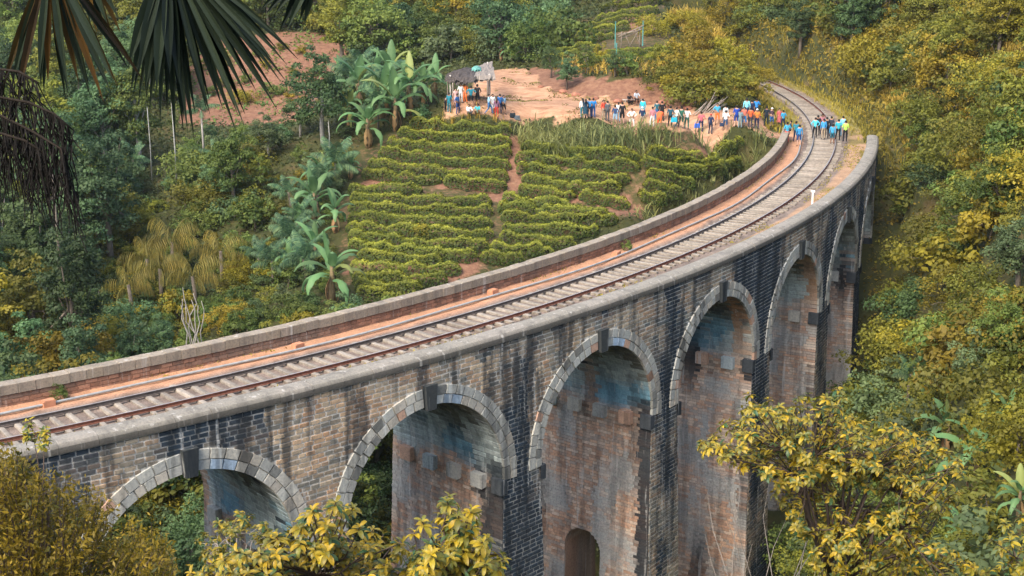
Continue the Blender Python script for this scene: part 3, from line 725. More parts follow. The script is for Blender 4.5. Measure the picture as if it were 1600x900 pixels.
# water pipe on the inner side of the deck with its little brick supports, and the post by the rail
M['pipe'] = simple('grey_pipe', (.30, .31, .30), .6); M['redbrick'] = simple('red_brick_block', (.50, .23, .13), .9)
gp = G(); aa = np.linspace(A_BEG+.01, A_END+.03, 150)
gp.tube([tuple(pol(x, BR-2.03+.12*math.sin(x*37)+.35*max(0, (x+.5)/.3), -.06)) for x in aa], .055, 7)
tag(local(ob('water_pipe', gp.mesh('water_pipe', True), M['pipe']), empty('tmp')) if False else ob('water_pipe', gp.mesh('water_pipe', True), M['pipe']), 'thin grey pipe running along the foot of the inner parapet', 'pipe')
for (qx_, qy_, lab) in ((75, 632, 'red brick block beside the pipe at the leafy end of the viaduct'), (465, 543, 'red brick block beside the pipe near the banana clump'), (770, 458, 'red brick block beside the pipe below the tea terraces'), (963, 398, 'red brick block beside the pipe below bare red soil')):
    P_ = at_z(qx_, qy_, -.1); a_, r_ = to_pol(P_[0], P_[1])
    g = G(); g.box((0, 0, .02), (.5, .34, .24)); g.box((.02, 0, .155), (.42, .3, .03))
    o = ob('brick_block', g.mesh('brick_block'), M['redbrick']); o.location = pol(a_, r_, -.07); o.rotation_euler = (0, 0, a_+math.pi/2+.1); tag(o, lab, 'brick block', 'blocks along the deck pipe')
M['postw'] = simple('white_post', (.72, .70, .64), .7); M['postb'] = simple('black_post_foot', (.05, .05, .05), .7)
P_ = pol(-48.9/BR, BR+2.55, -.2)
g = G(); g.box((0, 0, .55), (.11, .09, .9), taper=.05); g.box((0, 0, .05), (.14, .12, .2), mi=1); g.box((0, .0, 1.0), (.26, .05, .12))
o = ob('marker_post', g.mesh('marker_post')); o.data.materials.append(M['postw']); o.data.materials.append(M['postb']); o.location = P_; o.rotation_euler = (0, 0, -.4)
tag(o, 'small white marker post with dark foot beside the outer rail', 'post')
# ---------------------------------------------------------------- foliage helpers
def quads(c, nrm, L, W, r, droop=.0):
    """pointed leaf-like rhombs at c facing nrm"""
    k = len(c); t = r.normal(0, 1, (k, 3)); t -= nrm*(t*nrm).sum(1, keepdims=True)
    t /= np.linalg.norm(t, axis=1, keepdims=True)+1e-9; t[:, 2] -= droop; t /= np.linalg.norm(t, axis=1, keepdims=True)+1e-9
    b = np.cross(nrm, t); L = np.broadcast_to(L, (k,))[:, None]; W = np.broadcast_to(W, (k,))[:, None]
    V = np.stack([c-t*L/2, c+b*W/2+t*L*.08, c+t*L/2, c-b*W/2+t*L*.08], 1).reshape(-1, 3)
    return V, np.arange(4*k).reshape(k, 4)
def unit(v): return v/(np.linalg.norm(v, axis=-1, keepdims=True)+1e-9)
def clump_leaves(cent, rad, per, leaf, r, up=.35, flat=.8):
    """leaves spread over little lumpy balls"""
    k = len(cent); d = unit(r.normal(0, 1, (k, per, 3))); d[..., 2] = np.where(d[..., 2] < -.25, -d[..., 2], d[..., 2])
    rr = rad[:, None, None]*(.55+.5*r.random((k, per, 1))); P = cent[:, None]+d*rr*np.array([1, 1, flat])
    nrm = unit(d+np.array([0, 0, up])+r.normal(0, .45, (k, per, 3)))
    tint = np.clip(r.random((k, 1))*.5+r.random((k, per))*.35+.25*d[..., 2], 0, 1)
    P = P.reshape(-1, 3); nrm = nrm.reshape(-1, 3); Ls = leaf*(.6+.8*r.random(len(P)))
    V, F = quads(P, nrm, Ls, Ls*.62, r, .25)
    return V, F, np.repeat(tint.ravel(), 4)
def crown_mesh(name, seed, rx, rz, zc, nclump, per, leaf, hollow=.55):
    r = np.random.default_rng(seed); d = unit(r.normal(0, 1, (nclump, 3))); q = hollow+(1-hollow)*r.random((nclump, 1))
    lob = 1+.28*np.sin(d[:, :1]*3+seed)+.22*np.cos(d[:, 1:2]*4+seed*2)
    c = d*q*lob*np.array([rx, rx, rz]); c[:, 2] = np.where(c[:, 2] < -rz*.55, -c[:, 2]*.3, c[:, 2]); c[:, 2] += zc
    V, F, t = clump_leaves(c, rx*(.20+.16*r.random(nclump)), per, leaf, r)
    return mk(name, V, F, False, {'tint': t}), c
def trunk_mesh(name, seed, h, cl, r0=.16, limbs=7):
    g = G(); r = random.Random(seed); top = Vector((r.uniform(-.3, .3), r.uniform(-.3, .3), h))
    pts = [Vector((0, 0, -.5)), Vector((r.uniform(-.1, .1), r.uniform(-.1, .1), h*.33)), Vector((r.uniform(-.2, .2), r.uniform(-.2, .2), h*.66)), top]
    g.tube(pts, [r0*1.25, r0, r0*.75, r0*.4], 7)
    for k in range(limbs):
        e = Vector(cl[r.randrange(len(cl))]); s = pts[1].lerp(pts[3], r.uniform(.1, .8)); mid = s.lerp(e, .5)+Vector((0, 0, r.uniform(-.1, .3)))
        g.tube([s, mid, e], [r0*.42, r0*.28, r0*.1], 5)
    return g.mesh(name, True)
M['bark'] = simple('tree_bark', (.16, .13, .10), .9, .3, 4); M['palebark'] = simple('pale_bark', (.34, .31, .27), .9, .25, 4)
LM = {
 'teal': leafmat('teal_green_leaves', (.035, .082, .036), (.15, .235, .09)),
 'dark': leafmat('dark_green_leaves', (.030, .060, .022), (.115, .16, .05)),
 'green': leafmat('mid_green_leaves', (.045, .09, .018), (.20, .235, .045)),
 'olive': leafmat('olive_leaves', (.055, .075, .010), (.265, .24, .032)),
 'yellow': leafmat('yellow_olive_leaves', (.10, .09, .010), (.38, .285, .026)),
 'grey': leafmat('grey_green_leaves', (.06, .09, .035), (.19, .23, .09)),
}
def set_mat(o, m_):
    o.material_slots[0].link = 'OBJECT'; o.material_slots[0].material = m_
TREES = []
for s_, (h_, rx, rz, ncl, per, lf) in enumerate([(6.5, 2.4, 2.9, 76, 84, .23), (7.5, 2.1, 3.4, 78, 84, .22), (6.0, 2.9, 2.6, 84, 84, .235), (8.5, 2.6, 3.8, 96, 84, .24), (5.0, 2.1, 2.3, 60, 84, .21), (9.5, 2.3, 4.2, 96, 84, .235)]):
    cm, cl = crown_mesh('crown', 40+s_, rx, rz, h_-rz*.95, ncl, per, lf); cm.materials.append(LM['green'])
    tm = trunk_mesh('trunk', 60+s_, h_*.72, cl, .10+.012*h_, 9); tm.materials.append(M['bark'])
    TREES.append((h_, rx, cm, tm))
SHRUBS = []
for s_, (rx, rz, ncl, per, lf) in enumerate([(1.6, 1.1, 44, 52, .165), (2.0, 1.35, 56, 52, .175), (1.3, 1.2, 36, 52, .155), (2.4, 1.3, 66, 52, .18), (1.8, 1.5, 44, 40, .235), (1.5, 1.6, 60, 60, .12)]):
    cm, cl = crown_mesh('foliage', 80+s_, rx, rz, rz*.55, ncl, per, lf, .45); cm.materials.append(LM['olive'])
    tm = trunk_mesh('stem', 90+s_, rz*.7, cl, .05, 7); tm.materials.append(M['bark'])
    SHRUBS.append((rz*1.6, rx, cm, tm))
# white flower heads some shrubs carry
def flower_mesh(seed, rx, rz):
    r = np.random.default_rng(seed); d = unit(r.normal(0, 1, (26, 3))); d[:, 2] = np.abs(d[:, 2])*.8+.25; c = d*np.array([rx, rx, rz])*1.1; c[:, 2] += rz*.55
    V, F, t = clump_leaves(c, np.full(26, .09), 7, .085, r, .8); me = mk('blossom', V, F, False, {'tint': t}); return me
LM['flower'] = leafmat('white_blossom', (.55, .52, .42), (.8, .78, .68), .2)
FLOW = [flower_mesh(7, 1.5, 1.0), flower_mesh(8, 1.9, 1.25)]
for q in FLOW: q.materials.append(LM['flower'])
def plant(kind_list, name, parts, v, loc, sc, mt, label, cat, group, rz=None, bark=None):
    h_, rx, cm, tm = kind_list[v]
    o = empty(name, loc, random.uniform(0, 6.28) if rz is None else rz); o.scale = (sc*random.uniform(.9, 1.12), sc*random.uniform(.9, 1.12), sc*random.uniform(.88, 1.12))
    t = ob(parts[0], tm, parent=o); c = ob(parts[1], cm, parent=o); set_mat(c, LM[mt])
    if bark: set_mat(t, bark)
    tag(o, label, cat, group); return o
def tree(v, loc, sc, mt, label, group, **k): return plant(TREES, 'broadleaf_tree', ('trunk', 'crown'), v, loc, sc, mt, label, 'tree', group, **k)
def shrub(v, loc, sc, mt, label, group, name='shrub', **k): return plant(SHRUBS, name, ('stem', 'foliage'), v, loc, sc, mt, label, 'shrub', group, **k)
IMG_PLATEAU = [(685, 192), (690, 105), (760, 95), (830, 98), (850, 140), (1000, 120), (1180, 140), (1240, 200), (1210, 225), (1100, 225), (690, 200)]
IMG_FIELD = [(295, 190), (300, 75), (420, 54), (550, 56), (520, 110), (480, 185)]
IMG_TEA = [(548, 290), (600, 240), (650, 195), (800, 195), (1200, 215), (1150, 260), (1000, 360), (700, 450), (560, 480), (535, 440)]
IMG_TRACK = [(1195, 115), (1220, 110), (1320, 190), (1330, 230), (1190, 230), (1190, 140)]
def covers(P, h, w, polys):
    """would a plant at P hide one of the open places the photograph shows?"""
    for dx, dz in ((0, h), (0, h*.6), (-w*.7, h*.7), (w*.7, h*.7), (0, .3)):
        x, y, d = project(np.array([[P[0]+dx, P[1], P[2]+dz]]))
        for q in polys:
            if poly_mask(x, y, q)[0]: return True
    return False
IMG_PALM = [(175, 365), (300, 350), (390, 372), (450, 385), (455, 480), (330, 545), (280, 545), (270, 470), (180, 478)]
IMG_BANANA = [(430, 250), (560, 130), (690, 90), (690, 200), (560, 290), (545, 480), (450, 490), (440, 350)]
OPEN = [IMG_PLATEAU, IMG_FIELD, IMG_TEA, IMG_TRACK, IMG_BANANA, IMG_PALM, [(224, 172), (274, 166), (274, 342), (224, 308)]]
def free(x, y, pad=0):
    a, r = to_pol(x, y)
    if abs(r-BR) < (pad or (7.5 if a < A_END+.02 else 4.5)): return False
    for q in (POLY_PLATEAU, POLY_FIELD, POLY_TEA, POLY_TEA_UP):
        if poly_mask(np.array([x]), np.array([y]), q)[0]: return False
    return True
def in_view(P, h, m_=60):
    x0, y0, d0 = project(np.array([[P[0], P[1], P[2]]])); x1, y1, d1 = project(np.array([[P[0], P[1], P[2]+h]]))
    return d0[0] > 5 and -m_ < x0[0] < 1600+m_ and y1[0] < 900+m_ and y0[0] > -60
def jgrid(x0, x1, y0, y1, st):
    r = random.Random(int(st*100+x0*7+y0))
    y = y0
    k = 0
    while y < y1:
        x = x0+(k % 2)*st*.5
        while x < x1:
            yield x+r.uniform(-.38, .38)*st, y+r.uniform(-.38, .38)*st
            x += st
        y += st*.87; k += 1
# --- forest of the valley on the left and behind the bridge
rt = random.Random(5)
LBL = {
 'teal': 'blue-green leafy tree in the valley wood beyond the viaduct', 'dark': 'dark green dense tree in the valley wood beyond the viaduct', 'green': 'mid green tree in the valley wood beyond the viaduct',
 'olive': 'olive green tree in the valley wood beyond the viaduct', 'yellow': 'yellowish tree in the valley wood beyond the viaduct', 'grey': 'pale grey-green tree in the valley wood beyond the viaduct'}
n_tree = 0
ADJ = {'teal': 'blue-green', 'dark': 'dark green', 'green': 'mid green', 'olive': 'olive', 'yellow': 'yellowish', 'grey': 'pale grey-green'}
CROWN = ['round-crowned', 'upright', 'spreading', 'domed', 'small-crowned', 'narrow-crowned']; LEAFY = ['close-leaved', 'dense', 'upright', 'broad', 'large-leaved', 'fine-leaved']
def wood_label(mt, P, h, v):
    x, y, d = project(np.array([P])); x, y, d = x[0], y[0], d[0]
    if d > 138: zone = 'below the bare red field'
    elif x > 430: zone = 'at the foot of the tea slope'
    elif d < 88: zone = 'close behind the inner parapet'
    elif d < 108: zone = 'around the golden palms'
    else: zone = 'around the slim pale poles'
    return '%s %s %s tree in the valley wood %s' % ('tall' if h > 7.2 else 'low' if h < 4.6 else 'middling', CROWN[v], ADJ[mt], zone)
def hill_label(mt, P, h, right, v):
    size = 'tall' if h > 8.2 else 'low' if h < 5.2 else 'middling'
    if right: zone = 'on the slope above the railway cutting'
    elif P[0] > -8: zone = 'on the hill behind the trampled ground'
    elif P[0] > -30: zone = 'on the hill behind the banana clump'
    else: zone = 'on the hill behind the bare red field'
    return '%s %s %s tree %s' % (size, CROWN[v], ADJ[mt], zone)
def bush_label(mt, P, sc, d, v):
    a_, r_ = to_pol(P[0], P[1])
    near_ = 'past the end of the outer parapet' if a_ > A_END else 'beside the abutment' if a_ > A_OF(6.2) else 'beside the narrowest arches' if a_ > A_OF(5) else 'below the tall piers'
    zone = near_ if r_ < RO+9 else 'around the hillside bananas' if d < 80 else 'on the upper hillside above the grass verge' if d > 112 else 'on the open hillside beyond the piers'
    return '%s %s %s bush %s' % ('big' if sc > 1.2 else 'small' if sc < 1.0 else 'middling', LEAFY[v], ADJ[mt], zone)
for x, y in jgrid(-72, 14, 64, 148, 4.1):
    if not free(x, y): continue
    P = (x, y, float(H(x, y)))
    v = rt.randrange(6); sc = rt.uniform(.6, 1.15); h_ = TREES[v][0]*sc
    if not in_view(P, h_): continue
    if x > -9: v = 4; sc = rt.uniform(.45, .7); h_ = TREES[v][0]*sc
    if covers(P, h_, TREES[v][1]*sc, OPEN):
        v = 4; sc = rt.uniform(.35, .55); h_ = 5*sc
        if covers(P, h_, 2*sc, OPEN): continue
    px0, py0, _ = project(np.array([P])); zone = fnoise(x*.06, y*.06, 0, 301)
    w = rt.random()*.6+zone*.7
    if py0[0] > 430 and px0[0] < 500: mt = ('green', 'olive', 'yellow', 'grey', 'dark', 'teal')[min(5, int(rt.random()*6))]
    else: mt = 'dark' if w < .36 else 'teal' if w < .54 else 'green' if w < .80 else 'olive' if w < .98 else 'yellow'
    tree(v, P, sc, mt, wood_label(mt, P, h_, v), 'trees of the valley wood', bark=M['palebark'] if rt.random() < .3 else None); n_tree += 1
# --- bushes filling the valley between the trees
for x, y in jgrid(-60, -3, 66, 132, 2.7):
    if not free(x, y): continue
    P = (x, y, float(H(x, y))); v = rt.choice((0, 1, 2, 3, 4, 5)); sc = rt.uniform(.8, 1.5)
    if not in_view(P, 2.5, 30): continue
    if covers(P, SHRUBS[v][0]*sc, SHRUBS[v][1]*sc, OPEN):
        v = rt.choice((0, 2)); sc = rt.uniform(.55, .95)
        if covers(P, SHRUBS[v][0]*sc, SHRUBS[v][1]*sc, OPEN[:4]): continue
    d_ = float(project(np.array([P]))[2][0])
    if d_ > 118 and rt.random() < .6: continue
    if d_ > 100 and x < -30 and rt.random() < .4: continue
    mt = rt.choice(('green', 'green', 'olive', 'olive', 'yellow', 'teal', 'grey', 'dark'))
    zone = 'close behind the inner parapet' if d_ < 84 else 'around the golden palms' if d_ < 104 else 'around the slim pale poles'
    shrub(v, P, sc, mt, '%s %s %s bush under the trees %s' % ('big' if sc > 1.25 else 'small' if sc < 1.0 else 'middling', LEAFY[v], ADJ[mt], zone), 'bushes of the valley wood', name='valley_bush')
rg = random.Random(77)
for k in range(46):
    qx_, qy_ = rg.uniform(165, 480), rg.uniform(395, 540)
    if qy_ > 600-qx_*.2: continue
    P = hit(qx_, qy_, 60); v = rg.choice((0, 2, 4, 5)); sc = rg.uniform(.6, 1.0); mt = rg.choice(('green', 'olive', 'yellow', 'green', 'dark'))
    if not free(P[0], P[1]): continue
    shrub(v, tuple(P), sc, mt, '%s %s %s bush among the palms behind the inner parapet' % ('small' if sc < .75 else 'middling', LEAFY[v], ADJ[mt]), 'bushes of the valley wood', name='valley_bush')
# --- woods on the hill behind the bare field and the plateau
LBB = {k_: v_.replace('in the valley wood beyond the viaduct', 'on the hill behind the bare red field') for k_, v_ in LBL.items()}
LBR = {k_: v_.replace('in the valley wood beyond the viaduct', 'on the slope above the railway cutting') for k_, v_ in LBL.items()}
for x, y in jgrid(-80, 62, 148, 232, 5.2):
    if not free(x, y): continue
    P = (x, y, float(H(x, y))); v = rt.randrange(6); sc = rt.uniform(.7, 1.25); h_ = TREES[v][0]*sc
    if not in_view(P, h_, 40): continue
    if 2 < x < 32 and y < 172: continue
    if 800 < project(np.array([P]))[0][0] < 1200 and y < 178: continue
    if covers(P, h_, TREES[v][1]*sc, OPEN):
        v = 4; sc = rt.uniform(.35, .6); h_ = 5*sc
        if covers(P, h_, 2*sc, OPEN): continue
    w = rt.random()*.5+fnoise(x*.05, y*.05, 0, 311)*.8
    mt = 'dark' if w < .42 else 'green' if w < .62 else 'teal' if w < .70 else 'olive' if w < .95 else 'yellow'
    right = x > 24
    if project(np.array([P]))[0][0] > 1400 or (right and rt.random() < .35): continue
    if right and mt == 'teal': mt = 'olive'
    tree(v, P, sc, mt, hill_label(mt, P, h_, right, v), 'trees on the hills')
# --- bushes of the hillside to the right
ns = 0; spare = []
for x, y in jgrid(16, 66, 34, 172, 2.75):
    a, r = to_pol(x, y)
    if r < RO+1.5 or not free(x, y, 5.9): continue
    if abs(r-BR) < 7 and a > A_END: continue
    P = (x, y, float(H(x, y))); v = rt.choice((0, 1, 2, 3, 4, 4, 5)); sc = rt.uniform(.8, 1.5)
    if not in_view(P, 2.5, 30): continue
    if covers(P, SHRUBS[v][0]*sc, SHRUBS[v][1]*sc, [IMG_TRACK]): continue
    w = rt.random()*.4+fnoise(x*.11, y*.11, 0, 321)*.9; px0, py0, _ = project(np.array([P]))
    lowish = py0[0] > 560
    mt = ('green' if w < .5 else 'grey' if w < .55 else 'olive' if w < .85 else 'yellow') if lowish else ('dark' if w < .36 else 'green' if w < .52 else 'olive' if w < .76 else 'yellow')
    spare.append((float(project(np.array([P]))[2][0]), P, v, sc, mt))
spare.sort(key=lambda q: q[0])
LBS = {'green': 'green bush on the hillside beside the viaduct', 'olive': 'olive bush on the hillside beside the viaduct', 'yellow': 'yellow-green bush on the hillside beside the viaduct', 'grey': 'pale grey-green bush on the hillside beside the viaduct'}
Vs, Fs, Ts, nb = [], [], [], 0
for k, (d_, P, v, sc, mt) in enumerate(spare):
    if k < 290:
        if rt.random() < .09 and v in (0, 1):
            o = shrub(v, P, sc, mt, 'bush dotted with white blossom on the hillside beside the viaduct', 'bushes on the right hillside', name='hillside_bush')
            f_ = ob('blossom', FLOW[v], parent=o)
        else: shrub(v, P, sc, mt, bush_label(mt, P, sc, d_, v), 'bushes on the right hillside', name='hillside_bush')
    else:
        me = SHRUBS[v][2]; co = np.empty(len(me.vertices)*3, np.float32); me.vertices.foreach_get('co', co); co = co.reshape(-1, 3)
        tt_ = np.empty(len(me.vertices), np.float32); me.attributes['tint'].data.foreach_get('value', tt_)
        an = rt.uniform(0, 6.28); cR = np.array([[math.cos(an), -math.sin(an), 0], [math.sin(an), math.cos(an), 0], [0, 0, 1]])
        sel_ = np.repeat(np.random.default_rng(k).random(len(co)//4) < .55, 4); co = co[sel_]; tt_ = tt_[sel_]; Vs.append(co@cR.T*sc+np.array(P)); Fs.append(np.arange(len(co)).reshape(-1, 4)+nb); Ts.append(np.clip(tt_+rt.uniform(-.2, .25), 0, 1)); nb += len(co)
if Vs:
    tag(ob('distant_thicket', mk('distant_thicket', np.concatenate(Vs), np.concatenate(Fs), False, {'tint': np.concatenate(Ts)}), LM['olive']), 'mass of olive bushes higher up the hillside', 'thicket', kind='stuff')
# bushes round the feet of the trees above the cutting
for x, y in jgrid(22, 56, 138, 188, 2.7):
    a, r = to_pol(x, y)
    if abs(r-BR) < 8 or not free(x, y): continue
    P = (x, y, float(H(x, y)))
    if not in_view(P, 2.5, 20): continue
    mt = rt.choice(('dark', 'dark', 'olive', 'green', 'yellow') if project(np.array([P]))[0][0] < 1390 else ('olive', 'olive', 'yellow', 'green')); sc = rt.uniform(1.0, 1.7); v = rt.randrange(4)
    if covers(P, SHRUBS[v][0]*sc, SHRUBS[v][1]*sc, [IMG_TRACK]): continue
    shrub(v, P, sc, mt, '%s %s %s bush under the trees above the railway cutting' % ('big' if sc > 1.35 else 'middling', LEAFY[v], ADJ[mt]), 'bushes above the cutting', name='cutting_bush')
# bushes at the feet of the trees behind the clearing and the bare field
for x, y in jgrid(-62, 6, 148, 186, 4.2):
    if not free(x, y): continue
    P = (x, y, float(H(x, y)))
    if not in_view(P, 2.5, 20): continue
    mt = rt.choice(('dark', 'green', 'olive', 'green', 'teal', 'grey')); sc = rt.uniform(1.0, 1.8); v = rt.randrange(6)
    if covers(P, SHRUBS[v][0]*sc, SHRUBS[v][1]*sc, OPEN): continue
    shrub(v, P, sc, mt, '%s %s %s bush under the trees %s' % ('big' if sc > 1.4 else 'middling', LEAFY[v], ADJ[mt], 'behind the trampled ground' if x > -10 else 'behind the banana clump' if x > -30 else 'behind the bare red field'), 'bushes on the back hill', name='hill_bush')
# trees standing among the bushes on the right
for (qx_, qy_, v, sc, mt) in ((1480, 100, 0, .8, 'olive'), (1560, 60, 3, .7, 'yellow'), (1330, 60, 1, .9, 'dark'), (1380, 40, 3, .8, 'dark'), (1250, 60, 1, .8, 'dark'), (1450, 30, 2, .9, 'olive'), (1590, 150, 4, .9, 'yellow'), (1560, 330, 4, .7, 'green'), (1590, 430, 4, .75, 'grey'), (1560, 560, 4, .7, 'green'), (1530, 610, 4, .6, 'grey')):
    P = hit(qx_, qy_+30); tree(v, tuple(P), sc, mt, hill_label(mt, P, TREES[v][0]*sc, True, v) if qy_ < 200 else '%s tree standing among the hillside bushes' % ADJ[mt], 'trees on the hills')

# --- low undergrowth everywhere the ground is not bare
def undergrowth(name, n_try, x0, x1, y0, y1, leafm, sel, lab, leaf=.24, hgt=.55, seed=1, bare=False):
    r = np.random.default_rng(seed); x = r.uniform(x0, x1, n_try); y = r.uniform(y0, y1, n_try); z = H(x, y); X, Y, D = project(np.c_[x, y, z])
    ok = (D > 30) & (X > -60) & (X < 1660) & (Y > -40) & (Y < 940)
    a, rr = to_pol(x, y); ok &= ~((np.abs(rr-BR) < 4.0)); ok &= sel(x, y, a, rr)
    ok &= bare | (~poly_mask(x, y, POLY_PLATEAU) & ~poly_mask(x, y, POLY_BANK))
    x, y, z, D = x[ok], y[ok], z[ok], D[ok]; k = len(x)
    c = np.c_[x, y, z+r.random(k)**1.5*hgt*(.4+1.2*fnoise(x*.35, y*.35, 0, 401))]
    nrm = unit(np.c_[r.normal(0, .55, (k, 2)), np.ones(k)*.8]); L = leaf*(.6+.9*r.random(k))*np.clip(D/100, .6, 1.6)
    V, F = quads(c, nrm, L, L*.6, r, .2); t = np.clip(fnoise(x*.4, y*.4, 0, 411)*1.2-.3+r.random(k)*.5, 0, 1)
    tag(ob(name, mk(name, V, F, False, {'tint': np.repeat(t, 4)}), leafm), lab, 'undergrowth', kind='stuff')
no_open = lambda x, y: ~(poly_mask(x, y, POLY_FIELD) | poly_mask(x, y, POLY_TEA) | poly_mask(x, y, POLY_TEA_UP))
undergrowth('undergrowth', 150000, -75, 24, 60, 200, leafmat('undergrowth_leaves', (.02, .04, .014), (.12, .13, .035), rnd=0), lambda x, y, a, r: (r < BR) & no_open(x, y), 'low green undergrowth between the valley trees', seed=2)
undergrowth('hillside_undergrowth', 120000, 10, 70, 30, 180, leafmat('hillside_leaves', (.045, .048, .010), (.34, .24, .03), rnd=0), lambda x, y, a, r: (r > BR), 'low olive undergrowth on the right hillside', seed=3, hgt=1.0)
undergrowth('clearing_weeds', 60000, -20, 28, 112, 160, leafmat('clearing_weed_leaves', (.08, .08, .02), (.30, .25, .06), rnd=0), lambda x, y, a, r: poly_mask(x, y, POLY_PLATEAU) & (fnoise(x*.45, y*.45, 0, 425, 4) > .62), 'scattered weeds on the trampled ground', seed=6, hgt=.12, leaf=.13, bare=True)
undergrowth('field_weeds', 1300*12, -60, -5, 140, 190, LM['green'], lambda x, y, a, r: poly_mask(x, y, POLY_FIELD) & (fnoise(x*.3, y*.3, 0, 421) > .55), 'weeds dotting the bare red field', seed=4, hgt=.4)

# --- tall grasses
def grass(name, n_try, box, sel, L, leafm, lab, seed, wid=.05, lean=.5, cat='grass'):
    r = np.random.default_rng(seed); x0, x1, y0, y1 = box; x = r.uniform(x0, x1, n_try); y = r.uniform(y0, y1, n_try); ok = sel(x, y); x, y = x[ok], y[ok]; k = len(x); z = H(x, y)
    # blades stand in tufts
    tx = np.round(x/.7)*.7+r.normal(0, .12, k); ty = np.round(y/.7)*.7+r.normal(0, .12, k); x, y = tx, ty; z = H(x, y)
    an = r.uniform(0, 2*math.pi, k); ln = L*(.55+.6*r.random(k)); le = lean*(.3+r.random(k)); dx, dy = np.cos(an), np.sin(an); w = wid*(.7+.6*r.random(k))
    nx, ny = -dy, dx; V = []
    for t, ww in ((0, .8), (.45, 1.), (.8, .7), (1., .08)):
        hx = ln*le*t**2; hz = ln*(t-.42*le*t**2.4)
        for s in (-1, 1): V.append(np.c_[x+dx*hx+s*nx*w*ww/2, y+dy*hx+s*ny*w*ww/2, z+hz-.03])
    V = np.stack(V, 1).reshape(-1, 3); b = np.arange(k)[:, None, None]*8; F = (b+np.array([[0, 1, 3, 2], [2, 3, 5, 4], [4, 5, 7, 6]])[None]).reshape(-1, 4)
    t = np.clip(fnoise(x*.5, y*.5, 0, 431+seed)*1.1-.25+r.random(k)*.5, 0, 1)
    tag(ob(name, mk(name, V, F, False, {'tint': np.repeat(t, 8)}), leafm), lab, cat, kind='stuff')
LM['tallgrass'] = leafmat('tall_green_grass', (.06, .10, .04), (.38, .37, .12), rnd=0); LM['drygrass'] = leafmat('dry_yellow_grass', (.20, .15, .025), (.62, .42, .075), rnd=0)
LM['trackgrass'] = leafmat('trackside_grass', (.15, .13, .02), (.48, .38, .05), rnd=0)
P_EDGE = wpoly([(805, 214), (830, 205), (900, 208), (960, 216), (1060, 226), (1140, 228), (1205, 224), (1190, 245), (1130, 252), (1010, 262), (900, 252), (810, 236)])
P_EDGE2 = wpoly([(655, 190), (690, 187), (790, 194), (800, 206), (700, 208), (640, 210)])
grass('tall_grass', 42000, (-16, 26, 104, 132), lambda x, y: poly_mask(x, y, P_EDGE) & (np.hypot(x-BC[0], y-BC[1]) < RI-.6), 1.7, LM['tallgrass'], 'tall arching green grass along the edge of the trampled ground', 21, .075, .75)
grass('edge_grass', 12000, (-20, 4, 108, 132), lambda x, y: poly_mask(x, y, P_EDGE2), .8, LM['drygrass'], 'short yellow grass below the thatched shelter', 22, .06, .6)
P_HILL = wpoly([(1050, 30), (1080, 0), (1140, 0), (1180, 50), (1195, 100), (1190, 165), (1140, 160), (1100, 168), (1060, 150), (1050, 110), (1080, 80)])
P_BANKTOP = wpoly([(860, 106), (870, 98), (930, 96), (1000, 104), (1060, 108), (1060, 128), (1000, 122), (940, 120)])
grass('dry_hill_grass', 30000, (0, 40, 118, 185), lambda x, y: (poly_mask(x, y, P_HILL) & (np.hypot(x-BC[0], y-BC[1]) < BR-3.2)) | poly_mask(x, y, P_BANKTOP), 1.05, LM['drygrass'], 'tall dry golden grass on the knoll above the line', 23, .075, .6)
def side_sel(x, y):
    a, r = to_pol(x, y); q = fnoise(x*.25, y*.25, 0, 441)
    return (a > A_END-.0) & (a < .42) & (((r > BR+1.75+1.2*np.clip((A_END+.07-a)/.07, 0, 1)) & (r < BR+7+5*q)) | ((r < BR-1.8) & (r > BR-5) & (a > A_END+.05)))
grass('trackside_grass', 42000, (10, 46, 112, 190), side_sel, .75, LM['trackgrass'], 'yellow-green grass beside the track in the cutting', 24, .06, .55)
P_WALL = wpoly([(985, 345), (1010, 318), (1090, 292), (1120, 250), (1175, 228), (1218, 222), (1190, 250), (1120, 305), (1020, 352)])
grass('wall_grass', 16000, (2, 26, 98, 126), lambda x, y: poly_mask(x, y, P_WALL) & (np.hypot(x-BC[0], y-BC[1]) < RI-.5), .95, LM['tallgrass'], 'rough green grass between the tea and the inner parapet', 26, .07, .7)
def top_sel(x, y):
    X, Y, D = project(np.c_[x, y, H(x, y)]); a, r = to_pol(x, y)
    return (X > 1250) & (X < 1640) & (Y < 260) & (Y > -30) & (r > BR+6) & (fnoise(x*.16, y*.16, 0, 447) > .42)
grass('golden_hill_grass', 60000, (24, 64, 84, 180), top_sel, 1.15, LM['drygrass'], 'golden grass on the upper hillside above the line', 27, .07, .6)
def knoll_sel(x, y):
    a, r = to_pol(x, y); return (a > .035) & (a < .2) & (r > BR-9) & (r < BR-2.3)
grass('cutting_edge_grass', 9000, (14, 30, 142, 168), knoll_sel, 1.6, LM['drygrass'], 'tall golden grass leaning over the inner side of the cutting', 28, .075, .6)
def deck_sel(x, y):
    a, r = to_pol(x, y); q = fnoise(a*BR*.30, r*.9, 0, 451, 2)
    return (a > A_BEG) & (a < A_END) & (((r > BR+1.55) & (r < BR+3.1) & (q > .50)) | ((r > BR-2.85) & (r < BR-2.55) & (q > .58)))
